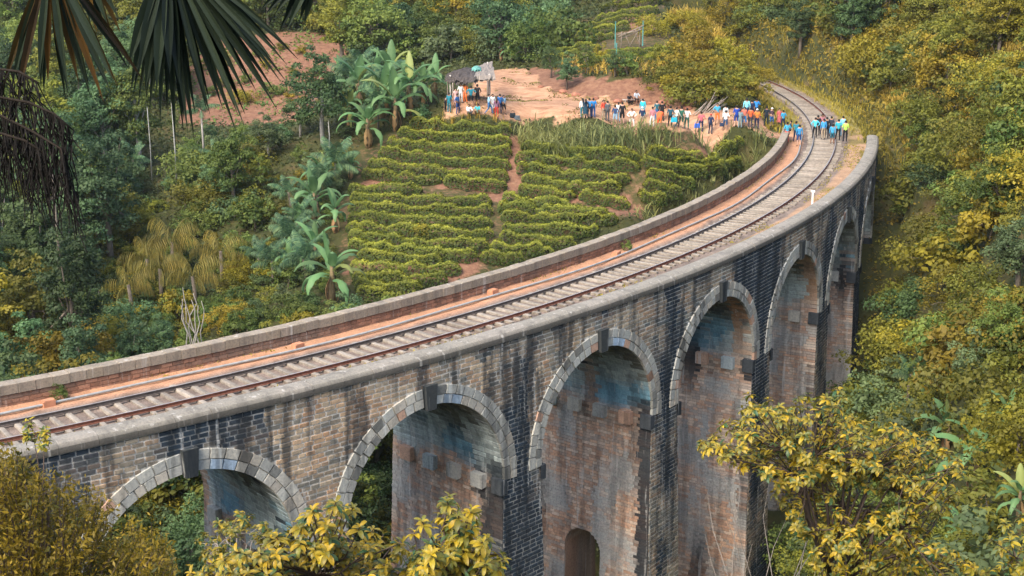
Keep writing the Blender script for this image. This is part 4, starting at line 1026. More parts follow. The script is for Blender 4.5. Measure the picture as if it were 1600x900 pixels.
def deck_grass():
    r = np.random.default_rng(31); k = 26000; a = r.uniform(A_BEG, A_END, k); ro = r.uniform(BR-2.9, BR+3.2, k); P = pol(a, ro, 0); ok = deck_sel(P[:, 0], P[:, 1]); P = P[ok]; k = len(P)
    c = P.copy(); c[:, 2] = -.17+r.random(k)*.13; nrm = unit(np.c_[r.normal(0, .8, (k, 2)), np.full(k, .5)]); L = .14*(.6+.8*r.random(k)); V, F = quads(c, nrm, L, L*.35, r, -.6)
    tag(ob('deck_weeds', mk('deck_weeds', V, F, False, {'tint': np.repeat(r.random(k), 4)}), LM['trackgrass']), 'small weeds and grass growing on the viaduct deck', 'weeds', kind='stuff')
deck_grass()
# leafy weeds climbing from cracks of the deck by the inner wall
for qx_, qy_ in ((95, 618), (980, 385), (182, 566), (1345, 255)):
    P = at_z(qx_, qy_+6, -.15); shrub(2, tuple(P), .28, 'green', {95: 'small weed clump at the inner parapet near the leafy end', 980: 'small weed clump at the inner parapet below red soil', 182: 'small weed clump against the inner parapet near the stilt roots', 1345: 'small weed clump by the outer coping near the crowd'}[qx_], 'weed clumps on the deck')

# --- tea terraces: clipped hedge rows
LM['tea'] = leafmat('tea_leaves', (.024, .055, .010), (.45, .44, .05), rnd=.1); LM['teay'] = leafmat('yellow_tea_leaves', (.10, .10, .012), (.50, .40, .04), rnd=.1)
def tea_row(pts, lab, grp, seed, w=.60, h=.72, leaf=.16, dens=400):
    r = np.random.default_rng(seed); pts = np.array(pts); seg = np.linalg.norm(np.diff(pts[:, :2], axis=0), axis=1); L = seg.sum()
    if L < 1.2: return
    cum = np.r_[0, np.cumsum(seg)]; k = int(L*dens); u = r.uniform(0, L, k); x = np.interp(u, cum, pts[:, 0]); y = np.interp(u, cum, pts[:, 1]); base = H(x, y)
    th_ = r.uniform(-.25, math.pi+.25, k); bump = .50+.95*fnoise(u*1.25, seed*3.1+0*u, 0, 461, 2); rr = bump*(.8+.25*r.random(k)); rr *= np.clip(np.minimum(u, L-u)/.5+.35, 0, 1)
    dirx = np.gradient(np.interp(u, cum, pts[:, 0])); t0 = pts[-1, :2]-pts[0, :2]; t0 = t0/np.linalg.norm(t0); nx, ny = -t0[1], t0[0]
    off = np.cos(th_)*w*rr; hz = np.clip(np.sin(th_), -.1, 1)**.7*h*rr if False else np.clip(np.sin(th_)*1.5, -.15, 1)*h*rr
    off = off+.30*(fnoise(u*.55, seed*1.7+0*u, 0, 481, 2)-.5)*2
    c = np.c_[x+nx*off, y+ny*off, base+.12+hz]
    nrm = unit(np.c_[nx*np.cos(th_), ny*np.cos(th_), np.sin(th_)+.35]+r.normal(0, .42, (k, 3)))
    Ls = leaf*(.6+.8*r.random(k)); V, F = quads(c, nrm, Ls, Ls*.6, r, .0)
    tn = np.clip(np.maximum(np.sin(th_), 0)**2*(.45+.4*r.random(k))*(.5+.9*fnoise(u*.8, seed*7+0*u, 0, 471))+.16*r.random(k), 0, 1)  # hedge sides tinted dark as their shade; yellow new growth on top
    root = empty('tea_hedge', tuple(pts[len(pts)//2])); root.location.z = float(H(*pts[len(pts)//2][:2]))
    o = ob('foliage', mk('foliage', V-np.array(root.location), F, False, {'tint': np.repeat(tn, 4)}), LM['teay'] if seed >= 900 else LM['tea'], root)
    g = G(); rr_ = random.Random(seed)
    for q in np.arange(.3, L-.2, .8):
        bx, by = np.interp(q, cum, pts[:, 0]), np.interp(q, cum, pts[:, 1]); bz = float(H(bx, by)); B = Vector((bx, by, bz))-root.location
        for _ in range(3): g.tube([B-Vector((0, 0, .1)), B+Vector((rr_.uniform(-.3, .3), rr_.uniform(-.3, .3), h*.8))], [.03, .012], 4, cap=False)
    ob('stems', g.mesh('stems'), M['bark'], root)['kind'] = 'stuff'
    tag(root, lab, 'tea hedge', grp)
def img_row(p0, p1, bow=0, n_=9, wob=2.0, seed=0):
    r = random.Random(seed); out = []
    for k in range(n_):
        t = k/(n_-1); out.append(tuple(hit(p0[0]+(p1[0]-p0[0])*t, p0[1]+(p1[1]-p0[1])*t+bow*4*t*(1-t)+r.uniform(-wob, wob)*.6)))
    return out
sd = 100
ORD = ['first', 'second', 'third', 'fourth', 'fifth', 'sixth', 'seventh', 'eighth', 'ninth', 'tenth', 'eleventh', 'twelfth']
def block(rows, lab, grp, gaps=True):
    global sd
    for (x0, y0, x1, y1, bow) in rows:
        tea_row(img_row((x0, y0), (x1, y1), bow, 9, 2., sd), lab.replace('tea hedge row', ORD[rows.index((x0, y0, x1, y1, bow)) % 12]+' tea hedge row'), grp, sd); sd += 1
# upper terrace, left and right of the little path
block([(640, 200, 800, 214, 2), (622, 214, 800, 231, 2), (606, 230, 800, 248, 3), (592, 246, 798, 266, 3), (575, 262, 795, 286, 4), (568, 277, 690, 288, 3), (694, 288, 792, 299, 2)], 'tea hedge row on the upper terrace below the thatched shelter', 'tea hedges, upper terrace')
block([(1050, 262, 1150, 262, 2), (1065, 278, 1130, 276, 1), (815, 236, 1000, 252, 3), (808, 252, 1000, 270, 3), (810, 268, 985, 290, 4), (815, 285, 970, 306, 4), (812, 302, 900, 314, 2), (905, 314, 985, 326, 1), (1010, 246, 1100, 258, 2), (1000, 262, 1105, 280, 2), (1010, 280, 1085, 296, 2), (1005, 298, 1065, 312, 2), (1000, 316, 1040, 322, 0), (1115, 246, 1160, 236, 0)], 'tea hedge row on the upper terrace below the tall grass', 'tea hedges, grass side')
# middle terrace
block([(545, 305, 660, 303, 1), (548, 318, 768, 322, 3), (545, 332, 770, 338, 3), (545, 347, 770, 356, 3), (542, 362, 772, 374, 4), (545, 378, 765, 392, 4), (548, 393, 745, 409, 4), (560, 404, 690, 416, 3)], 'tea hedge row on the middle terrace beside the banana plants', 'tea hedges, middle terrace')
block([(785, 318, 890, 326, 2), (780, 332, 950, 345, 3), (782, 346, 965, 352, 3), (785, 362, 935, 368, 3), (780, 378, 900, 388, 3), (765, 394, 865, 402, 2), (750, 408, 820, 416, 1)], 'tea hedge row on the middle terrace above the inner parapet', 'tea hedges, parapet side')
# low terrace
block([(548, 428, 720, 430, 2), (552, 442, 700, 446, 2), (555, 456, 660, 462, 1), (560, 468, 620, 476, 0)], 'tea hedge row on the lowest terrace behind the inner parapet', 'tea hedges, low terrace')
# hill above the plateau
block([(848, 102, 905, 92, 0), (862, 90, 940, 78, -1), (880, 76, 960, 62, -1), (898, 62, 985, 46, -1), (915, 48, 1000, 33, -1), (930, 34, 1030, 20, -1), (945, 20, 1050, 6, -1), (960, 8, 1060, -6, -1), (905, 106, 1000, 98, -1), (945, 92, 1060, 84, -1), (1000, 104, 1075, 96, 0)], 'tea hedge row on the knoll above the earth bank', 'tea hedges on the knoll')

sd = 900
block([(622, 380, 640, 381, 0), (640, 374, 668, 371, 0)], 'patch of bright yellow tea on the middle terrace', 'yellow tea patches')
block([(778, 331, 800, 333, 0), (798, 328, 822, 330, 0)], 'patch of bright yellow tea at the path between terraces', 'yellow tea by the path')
# ---------------------------------------------------------------- people
CLOTH = {}
def cloth(c, nm='cloth'):
    k = (nm,)+tuple(c)
    if k not in CLOTH: CLOTH[k] = simple('%s_fabric' % nm, c, .9, .18, 9, obj=True)
    return CLOTH[k]
M['hair'] = simple('black_hair', (.012, .010, .009), .6, .2, 20, obj=True); M['hairb'] = simple('brown_hair', (.07, .035, .02), .6, .2, 20, obj=True)
M['shoe'] = simple('dark_shoe', (.04, .035, .032), .7, .2, 9, obj=True); M['eye'] = simple('eye_dark', (.02, .015, .012), .3, .1, 9, obj=True)
SKIN = [simple('skin_%s' % k, c, .6, .1, 12, obj=True) for k, c in (('tan', (.34, .19, .12)), ('brown', (.20, .105, .065)), ('fair', (.50, .31, .22)))]
BASE = dict(pel=(0, 0, .93), sp=(0, .01, 1.1), ch=(0, .0, 1.31), nk=(0, .01, 1.45), hd=(0, -.012, 1.555), tp=(0, 0, 1.625), ns=(0, -.10, 1.545),
    sL=(.165, .01, 1.375), eL=(.225, .03, 1.11), wL=(.235, -.05, .87), hL=(.235, -.07, .80), sR=(-.165, .01, 1.375), eR=(-.225, .03, 1.11), wR=(-.235, -.05, .87), hR=(-.235, -.07, .80),
    jL=(.09, 0, .89), kL=(.105, -.025, .5), aL=(.11, .02, .085), tL=(.125, -.13, .03), jR=(-.09, 0, .89), kR=(-.105, -.025, .5), aR=(-.11, .02, .085), tR=(-.125, -.13, .03))
RADII = dict(pel=(.15, .105), sp=(.128, .095), ch=(.15, .105), nk=(.055, .055), hd=(.078, .092), tp=(.055, .062), ns=(.014, .014), s=(.062, .062), e=(.043, .043), w=(.030, .028), h=(.034, .020), j=(.096, .1), k=(.060, .064), a=(.040, .044), t=(.036, .028))
BONES = [('pel', 'sp', 'S'), ('sp', 'ch', 'S'), ('ch', 'nk', 'N'), ('nk', 'hd', 'K'), ('hd', 'tp', 'K'), ('hd', 'ns', 'K')]
for q in 'LR': BONES += [('ch', 's'+q, 'S'), ('s'+q, 'e'+q, 'S'), ('e'+q, 'w'+q, 'A'), ('w'+q, 'h'+q, 'K'), ('pel', 'j'+q, 'P'), ('j'+q, 'k'+q, 'P'), ('k'+q, 'a'+q, 'Q'), ('a'+q, 't'+q, 'B')]
def posed(**k):
    d = dict(BASE); d.update(k); return d
def shift(d, names, v):
    for n_ in names: d[n_] = tuple(np.array(d[n_])+np.array(v))
    return d
UP = ['sp', 'ch', 'nk', 'hd', 'tp', 'ns', 'sL', 'eL', 'wL', 'hL', 'sR', 'eR', 'wR', 'hR']
POSES = {
 'stand': posed(),
 'easy': posed(eR=(-.29, .06, 1.14), wR=(-.17, -.09, 1.02), hR=(-.11, -.11, 1.0), kL=(.13, -.07, .5), aL=(.16, .0, .085), tL=(.19, -.14, .03)),
 'phone': posed(eL=(.25, -.10, 1.16), wL=(.10, -.27, 1.32), hL=(.06, -.30, 1.38), eR=(-.25, -.10, 1.16), wR=(-.10, -.27, 1.32), hR=(-.06, -.30, 1.38)),
 'hips': posed(eL=(.36, .07, 1.14), wL=(.19, -.02, .99), hL=(.14, -.05, .97), eR=(-.36, .07, 1.14), wR=(-.19, -.02, .99), hR=(-.14, -.05, .97), kL=(.15, -.02, .5), aL=(.19, .02, .085), tL=(.23, -.12, .03)),
 'walk': posed(kL=(.10, -.20, .53), aL=(.10, -.30, .10), tL=(.10, -.45, .06), kR=(-.10, .03, .50), aR=(-.10, .33, .13), tR=(-.10, .22, .03), eL=(.23, .13, 1.13), wL=(.23, .08, .89), hL=(.23, .05, .83), eR=(-.23, -.08, 1.12), wR=(-.22, -.25, .94), hR=(-.21, -.29, .9)),
}
d = posed(); shift(d, ['pel', 'jL', 'jR']+UP, (0, .12, -.45)); d.update(kL=(.14, -.32, .50), aL=(.13, -.30, .085), tL=(.14, -.45, .03), kR=(-.14, -.32, .50), aR=(-.13, -.30, .085), tR=(-.14, -.45, .03), eL=(.24, -.02, .70), wL=(.16, -.24, .58), hL=(.13, -.29, .56), eR=(-.24, -.02, .70), wR=(-.16, -.24, .58), hR=(-.13, -.29, .56)); POSES['sit'] = d
d = posed(); shift(d, ['pel', 'jL', 'jR']+UP, (0, .10, -.66)); d.update(kL=(.17, -.28, .46), aL=(.13, -.04, .085), tL=(.15, -.2, .03), kR=(-.17, -.28, .46), aR=(-.13, -.04, .085), tR=(-.15, -.2, .03), eL=(.23, -.16, .50), wL=(.12, -.36, .48), hL=(.08, -.40, .46), eR=(-.23, -.16, .50), wR=(-.12, -.36, .48), hR=(-.08, -.40, .46)); POSES['crouch'] = d
d = posed(sp=(0, -.10, 1.06), ch=(0, -.27, 1.18), nk=(0, -.38, 1.22), hd=(0, -.47, 1.24), tp=(0, -.535, 1.265), ns=(0, -.50, 1.15), sL=(.165, -.31, 1.20), sR=(-.165, -.31, 1.20), eL=(.20, -.36, .95), wL=(.14, -.42, .76), hL=(.12, -.43, .70), eR=(-.20, -.36, .95), wR=(-.14, -.42, .76), hR=(-.12, -.43, .70)); POSES['bend'] = d
def body_mesh(pose, low):
    J = POSES[pose]; names = list(J); ix = {n_: i for i, n_ in enumerate(names)}; V = [Vector(J[n_]) for n_ in names]; E = [(ix[a], ix[b]) for a, b, _ in BONES]; R = []
    for n_ in names: R.append(RADII.get(n_) or RADII[n_[0]])
    bones = [(Vector(J[a]), Vector(J[b]), t) for a, b, t in BONES]
    for q, sg in (('L', 1), ('R', -1)):                      # five fingers
        w_, h_ = Vector(J['w'+q]), Vector(J['h'+q]); ax = (h_-w_).normalized(); sd_ = ax.cross(Vector((sg, .3, 0))).normalized()
        for f in range(5):
            if f == 4: a_ = w_.lerp(h_, .5)+sd_*.03; b_ = a_+ax*.035+sd_*.028
            else: a_ = h_+sd_*(.024-.016*f); b_ = a_+ax*(.068, .078, .072, .056)[f]+Vector((0, -.015, 0))
            b0 = len(V); V += [a_, b_]; E += [(ix['h'+q], b0), (b0, b0+1)]; R += [(.010, .010), (.007, .007)]; bones.append((a_, b_, 'K'))
    me = bpy.data.meshes.new('body'); me.from_pydata(V, E, []); o = bpy.data.objects.new('body', me); COL.objects.link(o)
    o.modifiers.new('skin', 'SKIN'); sv = me.skin_vertices[0].data
    for i, r_ in enumerate(R): sv[i].radius = r_
    for s_ in sv: s_.use_root = False
    sv[ix['pel']].use_root = True
    sb = o.modifiers.new('sub', 'SUBSURF'); sb.levels = sb.render_levels = 1
    dg = bpy.context.evaluated_depsgraph_get(); ev = o.evaluated_get(dg); out = bpy.data.meshes.new_from_object(ev); bpy.data.objects.remove(o); bpy.data.meshes.remove(me)
    mi = []
    for p_ in out.polygons:
        c = p_.center; best = None
        for a_, b_, t in bones:
            ab = b_-a_; u = max(0, min(1, (c-a_).dot(ab)/max(ab.length_squared, 1e-9))); d_ = (c-(a_+ab*u)).length
            if best is None or d_ < best[0]: best = (d_, t, u)
        _, t, u = best
        if t == 'S': k = 1
        elif t == 'N': k = 1 if u < .55 else 0
        elif t == 'A': k = 1 if low[1] else 0
        elif t == 'P': k = 2
        elif t == 'Q': k = (2 if low[0] == 'long' else (2 if u < .06 else 0)) if u < .93 else (3 if low[0] == 'long' else 0)
        elif t == 'B': k = 3
        else: k = 0
        mi.append(k)
    out.materials.clear()
    for q in (SKIN[0], M['shoe'], M['shoe'], M['shoe']): out.materials.append(q)
    out.polygons.foreach_set('material_index', mi); out.polygons.foreach_set('use_smooth', [True]*len(mi)); out.name = 'body'
    return out
_bodies = {}; _hair = {}
def hair_mesh(pose, style):
    J = POSES[pose]; hd = Vector(J['hd']); tp = Vector(J['tp']); up = (tp-hd).normalized(); ns = Vector(J['ns'])-hd; fw = (ns-up*ns.dot(up)).normalized(); sd_ = up.cross(fw)
    V = []; F = []; nu, nv_ = 10, 6; c = hd+up*.012-fw*.012; r_ = (.090, .106, .108)
    if style == 'cap': r_ = (.093, .108, .112)
    for i in range(nv_):
        ph = math.pi/2*(1-i/(nv_-1)*1.28)
        for k in range(nu):
            an = 2*math.pi*k/nu; f_ = math.cos(an)                # f_>0 towards the face
            p2 = max(ph, .32) if f_ > .25 else ph
            if style == 'cap': p2 = max(p2, .12)
            V.append(c+sd_*(math.sin(an)*math.cos(p2)*r_[0])+fw*(f_*math.cos(p2)*r_[1])+up*(math.sin(p2)*r_[2]))
    for i in range(nv_-1):
        for k in range(nu): F.append((i*nu+k, i*nu+(k+1) % nu, (i+1)*nu+(k+1) % nu, (i+1)*nu+k))
    F.append(tuple(range(nu-1, -1, -1)))
    g = G(); g.add(V, F)
    if style == 'cap':
        g.add([c+fw*.09+sd_*.075+up*.02, c+fw*.18+sd_*.05, c+fw*.18-sd_*.05, c+fw*.09-sd_*.075+up*.02, c+fw*.09+sd_*.07+up*.035, c+fw*.17+sd_*.045+up*.015, c+fw*.17-sd_*.045+up*.015, c+fw*.09-sd_*.07+up*.035], [(3, 2, 1, 0), (4, 5, 6, 7), (0, 1, 5, 4), (1, 2, 6, 5), (2, 3, 7, 6)])
    if style == 'long':
        b = -fw; g.tube([c+b*.05+up*.05, c+b*.10-up*.05, c+b*.125-up*.20, c+b*.13-up*.33], [.07, .082, .075, .035], 8)
    return g.mesh('hair', True)
def eyes_mesh(pose):
    J = POSES[pose]; hd = Vector(J['hd']); tp = Vector(J['tp']); up = (tp-hd).normalized(); ns = Vector(J['ns'])-hd; fw = (ns-up*ns.dot(up)).normalized(); sd_ = up.cross(fw); g = G()
    for s_ in (-1, 1): g.box(hd+fw*.083+sd_*s_*.032+up*.012, (.022, .016, .012))
    g.box(hd+fw*.082-up*.046, (.042, .014, .010)); return g.mesh('eyes_and_mouth')
def skirt_mesh(pose, L):
    J = POSES[pose]; p_ = Vector(J['pel']); g = G(); g.tube([p_+Vector((0, 0, .08)), p_-Vector((0, 0, .1)), p_-Vector((0, 0, L))], [.14, .165, .24], 12, cap=False); return g.mesh('skirt', True)
def person(px, py, pose, face, shirt, low, lowc, hair='short', sc=1.0, label='', z=None, skin=None, sleeves=False, hairc=None, group=None):
    P = hit(px, py, 100) if z is None else at_z(px, py, z)
    key = (pose, (low if low != 'skirt' else 'short', sleeves))
    if key not in _bodies: _bodies[key] = body_mesh(pose, key[1])
    root = ob('person', _bodies[key]); root.location = tuple(P)
    root.location.z -= .0 if z is not None else .03
    root.rotation_euler = (0, 0, R_(face)+random.uniform(-.15, .15)); root.scale = (sc*random.uniform(.96, 1.1), sc*random.uniform(.96, 1.1), sc)
    sk = SKIN[random.choice((0, 0, 1, 2)) if skin is None else skin]
    for s_, m_ in zip(root.material_slots, (sk, cloth(shirt), cloth(lowc), M['shoe'])): s_.link = 'OBJECT'; s_.material = m_
    hk = (pose, hair)
    if hk not in _hair: _hair[hk] = hair_mesh(pose, hair)
    hm = cloth(hairc, 'cap') if hair == 'cap' else (M['hairb'] if hairc == 'brown' else M['hair'])
    h_ = bpy.data.objects.new('cap' if hair == 'cap' else 'hair', _hair[hk]); COL.objects.link(h_); h_.parent = root
    if not _hair[hk].materials: _hair[hk].materials.append(M['hair'])
    h_.material_slots[0].link = 'OBJECT'; h_.material_slots[0].material = hm
    ek = (pose, 'eyes')
    if ek not in _hair: _hair[ek] = eyes_mesh(pose); _hair[ek].materials.append(M['eye'])
    e_ = bpy.data.objects.new('eyes_and_mouth', _hair[ek]); COL.objects.link(e_); e_.parent = root
    if low == 'skirt':
        kk_ = (pose, 'skirt')
        if kk_ not in _hair: _hair[kk_] = skirt_mesh(pose, .46); _hair[kk_].materials.append(M['shoe'])
        s2 = bpy.data.objects.new('skirt', _hair[kk_]); COL.objects.link(s2); s2.parent = root; s2.material_slots[0].link = 'OBJECT'; s2.material_slots[0].material = cloth(lowc)
    tag(root, label, 'person', group); return root
BLU, CYA, LBL_, NAV, TEA_, BLK, WHT, RED, ORG, PNK, GRY, KHA, LIM, DGR = (.03, .12, .32), (.05, .32, .46), (.28, .46, .60), (.018, .030, .075), (.02, .17, .22), (.012, .013, .016), (.75, .74, .70), (.45, .045, .03), (.70, .17, .04), (.60, .36, .32), (.10, .11, .12), (.36, .28, .19), (.38, .62, .10), (.03, .12, .08)
# face: 0 looks at the photographer's side, 180 looks away
PEOPLE = [
 # by the shelter
 (696, 177, 'bend', 80, PNK, 'long', BLK, 'short', .98, 'person in a pale pink top bending over beside the shelter post'),
 (702, 179, 'stand', 150, TEA_, 'long', TEA_, 'short', 1.0, 'person in all dark teal clothes beside the shelter post'),
 (715, 179, 'easy', 60, BLU, 'long', (.02, .05, .16), 'short', 1.0, 'person in a bright blue jacket in front of the shelter'),
 (712, 168, 'stand', 20, PNK, 'skirt', PNK, 'long', .94, 'person with long hair in a dusty pink dress under the shelter'),
 (720, 163, 'stand', 10, WHT, 'long', WHT, 'long', .96, 'person in a white top and white trousers under the thatch'),
 (727, 162, 'easy', -30, ORG, 'long', ORG, 'short', 1.02, 'person in orange clothes under the shelter roof'),
 (736, 168, 'hips', 180, TEA_, 'short', BLK, 'short', 1.05, 'person in a teal shirt and dark shorts under the shelter roof'),
 (746, 166, 'easy', 175, BLK, 'short', BLK, 'short', 1.08, 'person in black shirt and black shorts under the shelter roof'),
 (733, 181, 'crouch', 30, WHT, 'long', GRY, 'short', .95, 'crouching person in a white shirt before the shelter'),
 (746, 182, 'crouch', -20, (.05, .35, .38), 'short', KHA, 'short', .95, 'crouching person in a turquoise shirt before the shelter'),
 (764, 179, 'walk', 80, LBL_, 'long', (.05, .14, .30), 'short', 1.0, 'walking person in a pale blue shirt and blue jeans'),
 (770, 178, 'stand', 20, WHT, 'skirt', WHT, 'long', .92, 'person in a white dress beside the shelter post'),
 (776, 187, 'stand', 175, (.20, .10, .16), 'long', RED, 'long', 1.0, 'person with long brown hair and red trousers near the bags'),
 (781, 178, 'easy', 200, BLU, 'long', NAV, 'short', .98, 'person in a mid blue shirt behind the one with red trousers'),
 (787, 181, 'easy', 30, LBL_, 'short', BLK, 'short', .96, 'person in a pale blue shirt and dark shorts near the bags'),
 # on the open ground
 (910, 185, 'stand', 200, WHT, 'long', TEA_, 'long', .98, 'long-haired person in white top and teal trousers by the tall grass'),
 (915, 186, 'stand', 180, (.015, .04, .07), 'skirt', (.015, .05, .08), 'long', .98, 'long-haired person in a dark navy dress by the tall grass'),
 (921, 185, 'easy', 170, (.04, .22, .50), 'long', NAV, 'short', .98, 'person in a blue shirt close to the navy dress'),
 (927, 185, 'stand', 190, (.02, .22, .58), 'long', (.02, .10, .30), 'short', .96, 'person in a vivid blue shirt and blue trousers by the tall grass'),
 (943, 187, 'stand', 30, (.62, .09, .05), 'long', KHA, 'long', .98, 'person in a red-orange top beside the dark grey one'),
 (949, 190, 'stand', 200, GRY, 'long', (.07, .075, .08), 'short', 1.02, 'person dressed all in dark grey'),
 (961, 196, 'easy', 160, (.03, .06, .14), 'short', LBL_, 'short', .98, 'person in a navy shirt and light blue shorts'),
 (966, 192, 'stand', 180, WHT, 'long', LBL_, 'short', 1.0, 'person in a white shirt and pale blue trousers'),
 (972, 195, 'stand', 185, BLK, 'short', BLK, 'short', 1.12, 'tall bare-legged person in black shirt and black shorts'),
 (987, 201, 'hips', 0, WHT, 'long', (.68, .66, .60), 'short', .95, 'person all in white standing with hands on hips'),
 (1003, 202, 'stand', 180, (.02, .035, .08), 'short', KHA, 'cap', 1.0, 'person in a navy shirt, khaki shorts and white cap', None, 2, False, WHT),
 (1004, 186, 'stand', 180, (.03, .46, .60), 'long', (.04, .35, .48), 'short', 1.0, 'person dressed in bright cyan on the open ground'),
 (984, 165, 'crouch', 30, BLK, 'long', BLK, 'short', 1.0, 'person in black crouching at the foot of the earth bank'),
 (995, 164, 'sit', 20, (.40, .44, .48), 'short', BLK, 'short', 1.0, 'person in a grey-white top sitting at the earth bank'),
 (1019, 202, 'easy', 190, (.50, .20, .22), 'long', WHT, 'short', .98, 'person in a red and white top and white trousers'),
 (1030, 203, 'bend', 170, (.80, .13, .04), 'short', (.80, .13, .04), 'short', 1.05, 'person in vivid orange-red clothes bending forward'),
 (1026, 189, 'stand', 170, (.02, .10, .13), 'long', BLU, 'short', 1.0, 'person in a dark teal shirt behind the orange-red one'),
 (1034, 190, 'easy', 190, BLK, 'long', BLK, 'short', 1.02, 'person in black behind the orange-red one'),
 (1047, 201, 'easy', 170, (.02, .07, .10), 'long', BLK, 'short', 1.0, 'person in dark clothes carrying a cyan bag'),
 (1057, 202, 'walk', 120, (.60, .62, .52), 'long', (.05, .07, .06), 'short', 1.0, 'striding person in a cream shirt and dark trousers'),
 (1064, 202, 'stand', 170, DGR, 'short', DGR, 'short', 1.0, 'person in dark green shirt and shorts'),
 (1073, 202, 'easy', 175, WHT, 'long', (.04, .16, .12), 'short', 1.0, 'person in a white shirt and green trousers'),
 (1095, 207, 'easy', 170, (.48, .12, .14), 'long', NAV, 'short', 1.02, 'person in a red-banded shirt and navy jeans holding a blue bag'),
 (1110, 211, 'easy', 150, NAV, 'long', (.015, .03, .06), 'cap', 1.0, 'person in navy clothes wearing a red cap', None, 1, True, RED),
 (1120, 196, 'easy', 10, (.05, .32, .50), 'short', ORG, 'short', 1.05, 'person in a blue shirt and orange shorts'),
 (1133, 197, 'stand', 190, (.62, .68, .66), 'long', TEA_, 'short', 1.0, 'person in a white and teal outfit behind the one in navy shorts'),
 (1133, 210, 'easy', 180, WHT, 'short', (.03, .08, .18), 'short', 1.0, 'person in a white shirt and navy shorts near the verge'),
 (1150, 199, 'stand', 180, (.02, .06, .32), 'short', (.02, .05, .22), 'short', 1.05, 'person in deep blue shirt and shorts'),
 (1156, 203, 'stand', 170, (.16, .24, .26), 'long', (.20, .28, .28), 'short', .92, 'person in a grey-teal outfit beside the deep blue one'),
 (1162, 200, 'easy', 10, (.70, .18, .12), 'short', (.03, .18, .45), 'short', 1.0, 'person in a coral shirt and blue shorts'),
 (1172, 201, 'stand', 180, (.62, .12, .04), 'long', (.05, .05, .07), 'short', 1.0, 'person in a brick red shirt and dark trousers'),
 (1182, 203, 'stand', 175, (.70, .22, .05), 'long', NAV, 'cap', 1.0, 'person in an orange shirt and white cap at the verge', None, 1, False, WHT),
 (1166, 186, 'stand', 180, (.20, .58, .72), 'long', NAV, 'short', 1.05, 'person in a pale cyan shirt behind the orange shirts'),
 (1174, 187, 'stand', 180, NAV, 'long', NAV, 'short', 1.0, 'person in dark navy between two in blue'),
 (1181, 186, 'easy', 180, (.03, .22, .55), 'long', NAV, 'short', 1.02, 'person in a strong blue shirt and navy trousers'),
 (1197, 199, 'easy', 160, (.012, .02, .03), 'long', (.012, .02, .03), 'short', 1.05, 'person in blackish clothes at the end of the inner parapet'),
 # at the end of the bridge
 (1205, 198, 'easy', 30, (.10, .06, .08), 'short', BLU, 'cap', .98, 'person in blue shorts and white cap near the inner parapet', None, 2, False, WHT),
 (1217, 199, 'stand', 10, (.50, .12, .12), 'skirt', (.46, .12, .12), 'long', .98, 'person with long black hair in a red dress'),
 (1223, 202, 'easy', 190, (.04, .30, .50), 'long', NAV, 'short', .98, 'person in a steel blue shirt beside the red dress'),
 (1229, 224, 'easy', 180, CYA, 'long', (.62, .10, .06), 'short', 1.02, 'person in a cyan shirt and red trousers on the deck path', -.16),
 (1243, 222, 'easy', 160, TEA_, 'long', NAV, 'short', 1.0, 'person in a dark teal shirt on the deck path', -.16),
 (1248, 229, 'stand', 185, (.04, .24, .48), 'short', (.02, .06, .18), 'short', 1.02, 'person in a blue shirt and navy shorts on the deck path', -.16),
 (1273, 216, 'hips', 180, (.08, .52, .68), 'long', BLK, 'short', 1.0, 'person in a light cyan shirt with elbows out between the rails', -.14),
 (1277, 212, 'stand', 170, BLK, 'long', BLK, 'short', 1.0, 'person in black between the rails behind the cyan shirt', -.14),
 (1286, 218, 'stand', 185, (.06, .32, .66), 'long', KHA, 'short', 1.0, 'person in a clear blue shirt and beige trousers on the sleepers', -.14),
 (1291, 217, 'stand', 170, (.015, .02, .028), 'long', (.015, .02, .028), 'short', 1.05, 'person in near-black clothes beside the beige trousers', -.14),
 (1284, 210, 'easy', 10, (.36, .16, .18), 'long', NAV, 'long', 1.0, 'person in a muted rose top in the crowd on the track', -.14),
 (1300, 225, 'stand', 180, (.05, .30, .50), 'short', (.02, .10, .14), 'short', .95, 'person in a sky blue shirt and dark shorts on the outer rail', -.14),
 (1298, 214, 'stand', 150, (.03, .035, .05), 'long', NAV, 'short', 1.0, 'person in charcoal clothes in the crowd on the track', -.14),
 (1309, 220, 'easy', 170, (.03, .34, .42), 'long', BLK, 'short', 1.03, 'person in a turquoise shirt and black trousers at the sleeper ends', -.14),
 (1316, 214, 'stand', 175, (.20, .45, .60), 'long', (.10, .20, .28), 'short', 1.02, 'person in a pale blue outfit at the sleeper ends', -.14),
 (1320, 222, 'stand', 180, LIM, 'long', BLK, 'short', 1.02, 'person in a lime green shirt and black trousers', -.14),
]
for row in PEOPLE:
    px, py, pose, face, sh, low, lc, hair, sc, lab = row[:10]; ex = row[10:]
    person(px, py, pose, face, sh, low, lc, hair, sc*1.02, lab, z=ex[0] if len(ex) > 0 else None, skin=ex[1] if len(ex) > 1 else None, sleeves=ex[2] if len(ex) > 2 else (random.random() < .3), hairc=ex[3] if len(ex) > 3 else ('brown' if 'brown hair' in lab else None), group='people gathered by the line')
# one sits on the end of the inner parapet, legs over the side
Pq = pol(A_END-.004, BR-3.06, .77-.44)
o = person(1212, 218, 'sit', 100, (.02, .04, .10), 'long', (.015, .03, .06), 'short', 1.0, 'person in navy sitting on the end of the inner parapet', z=0.3, sleeves=True, group='people gathered by the line'); o.location = Pq; o.location += Vector((.25, 0, .0)); o.rotation_euler = (0, 0, A_END+math.pi*1.5)
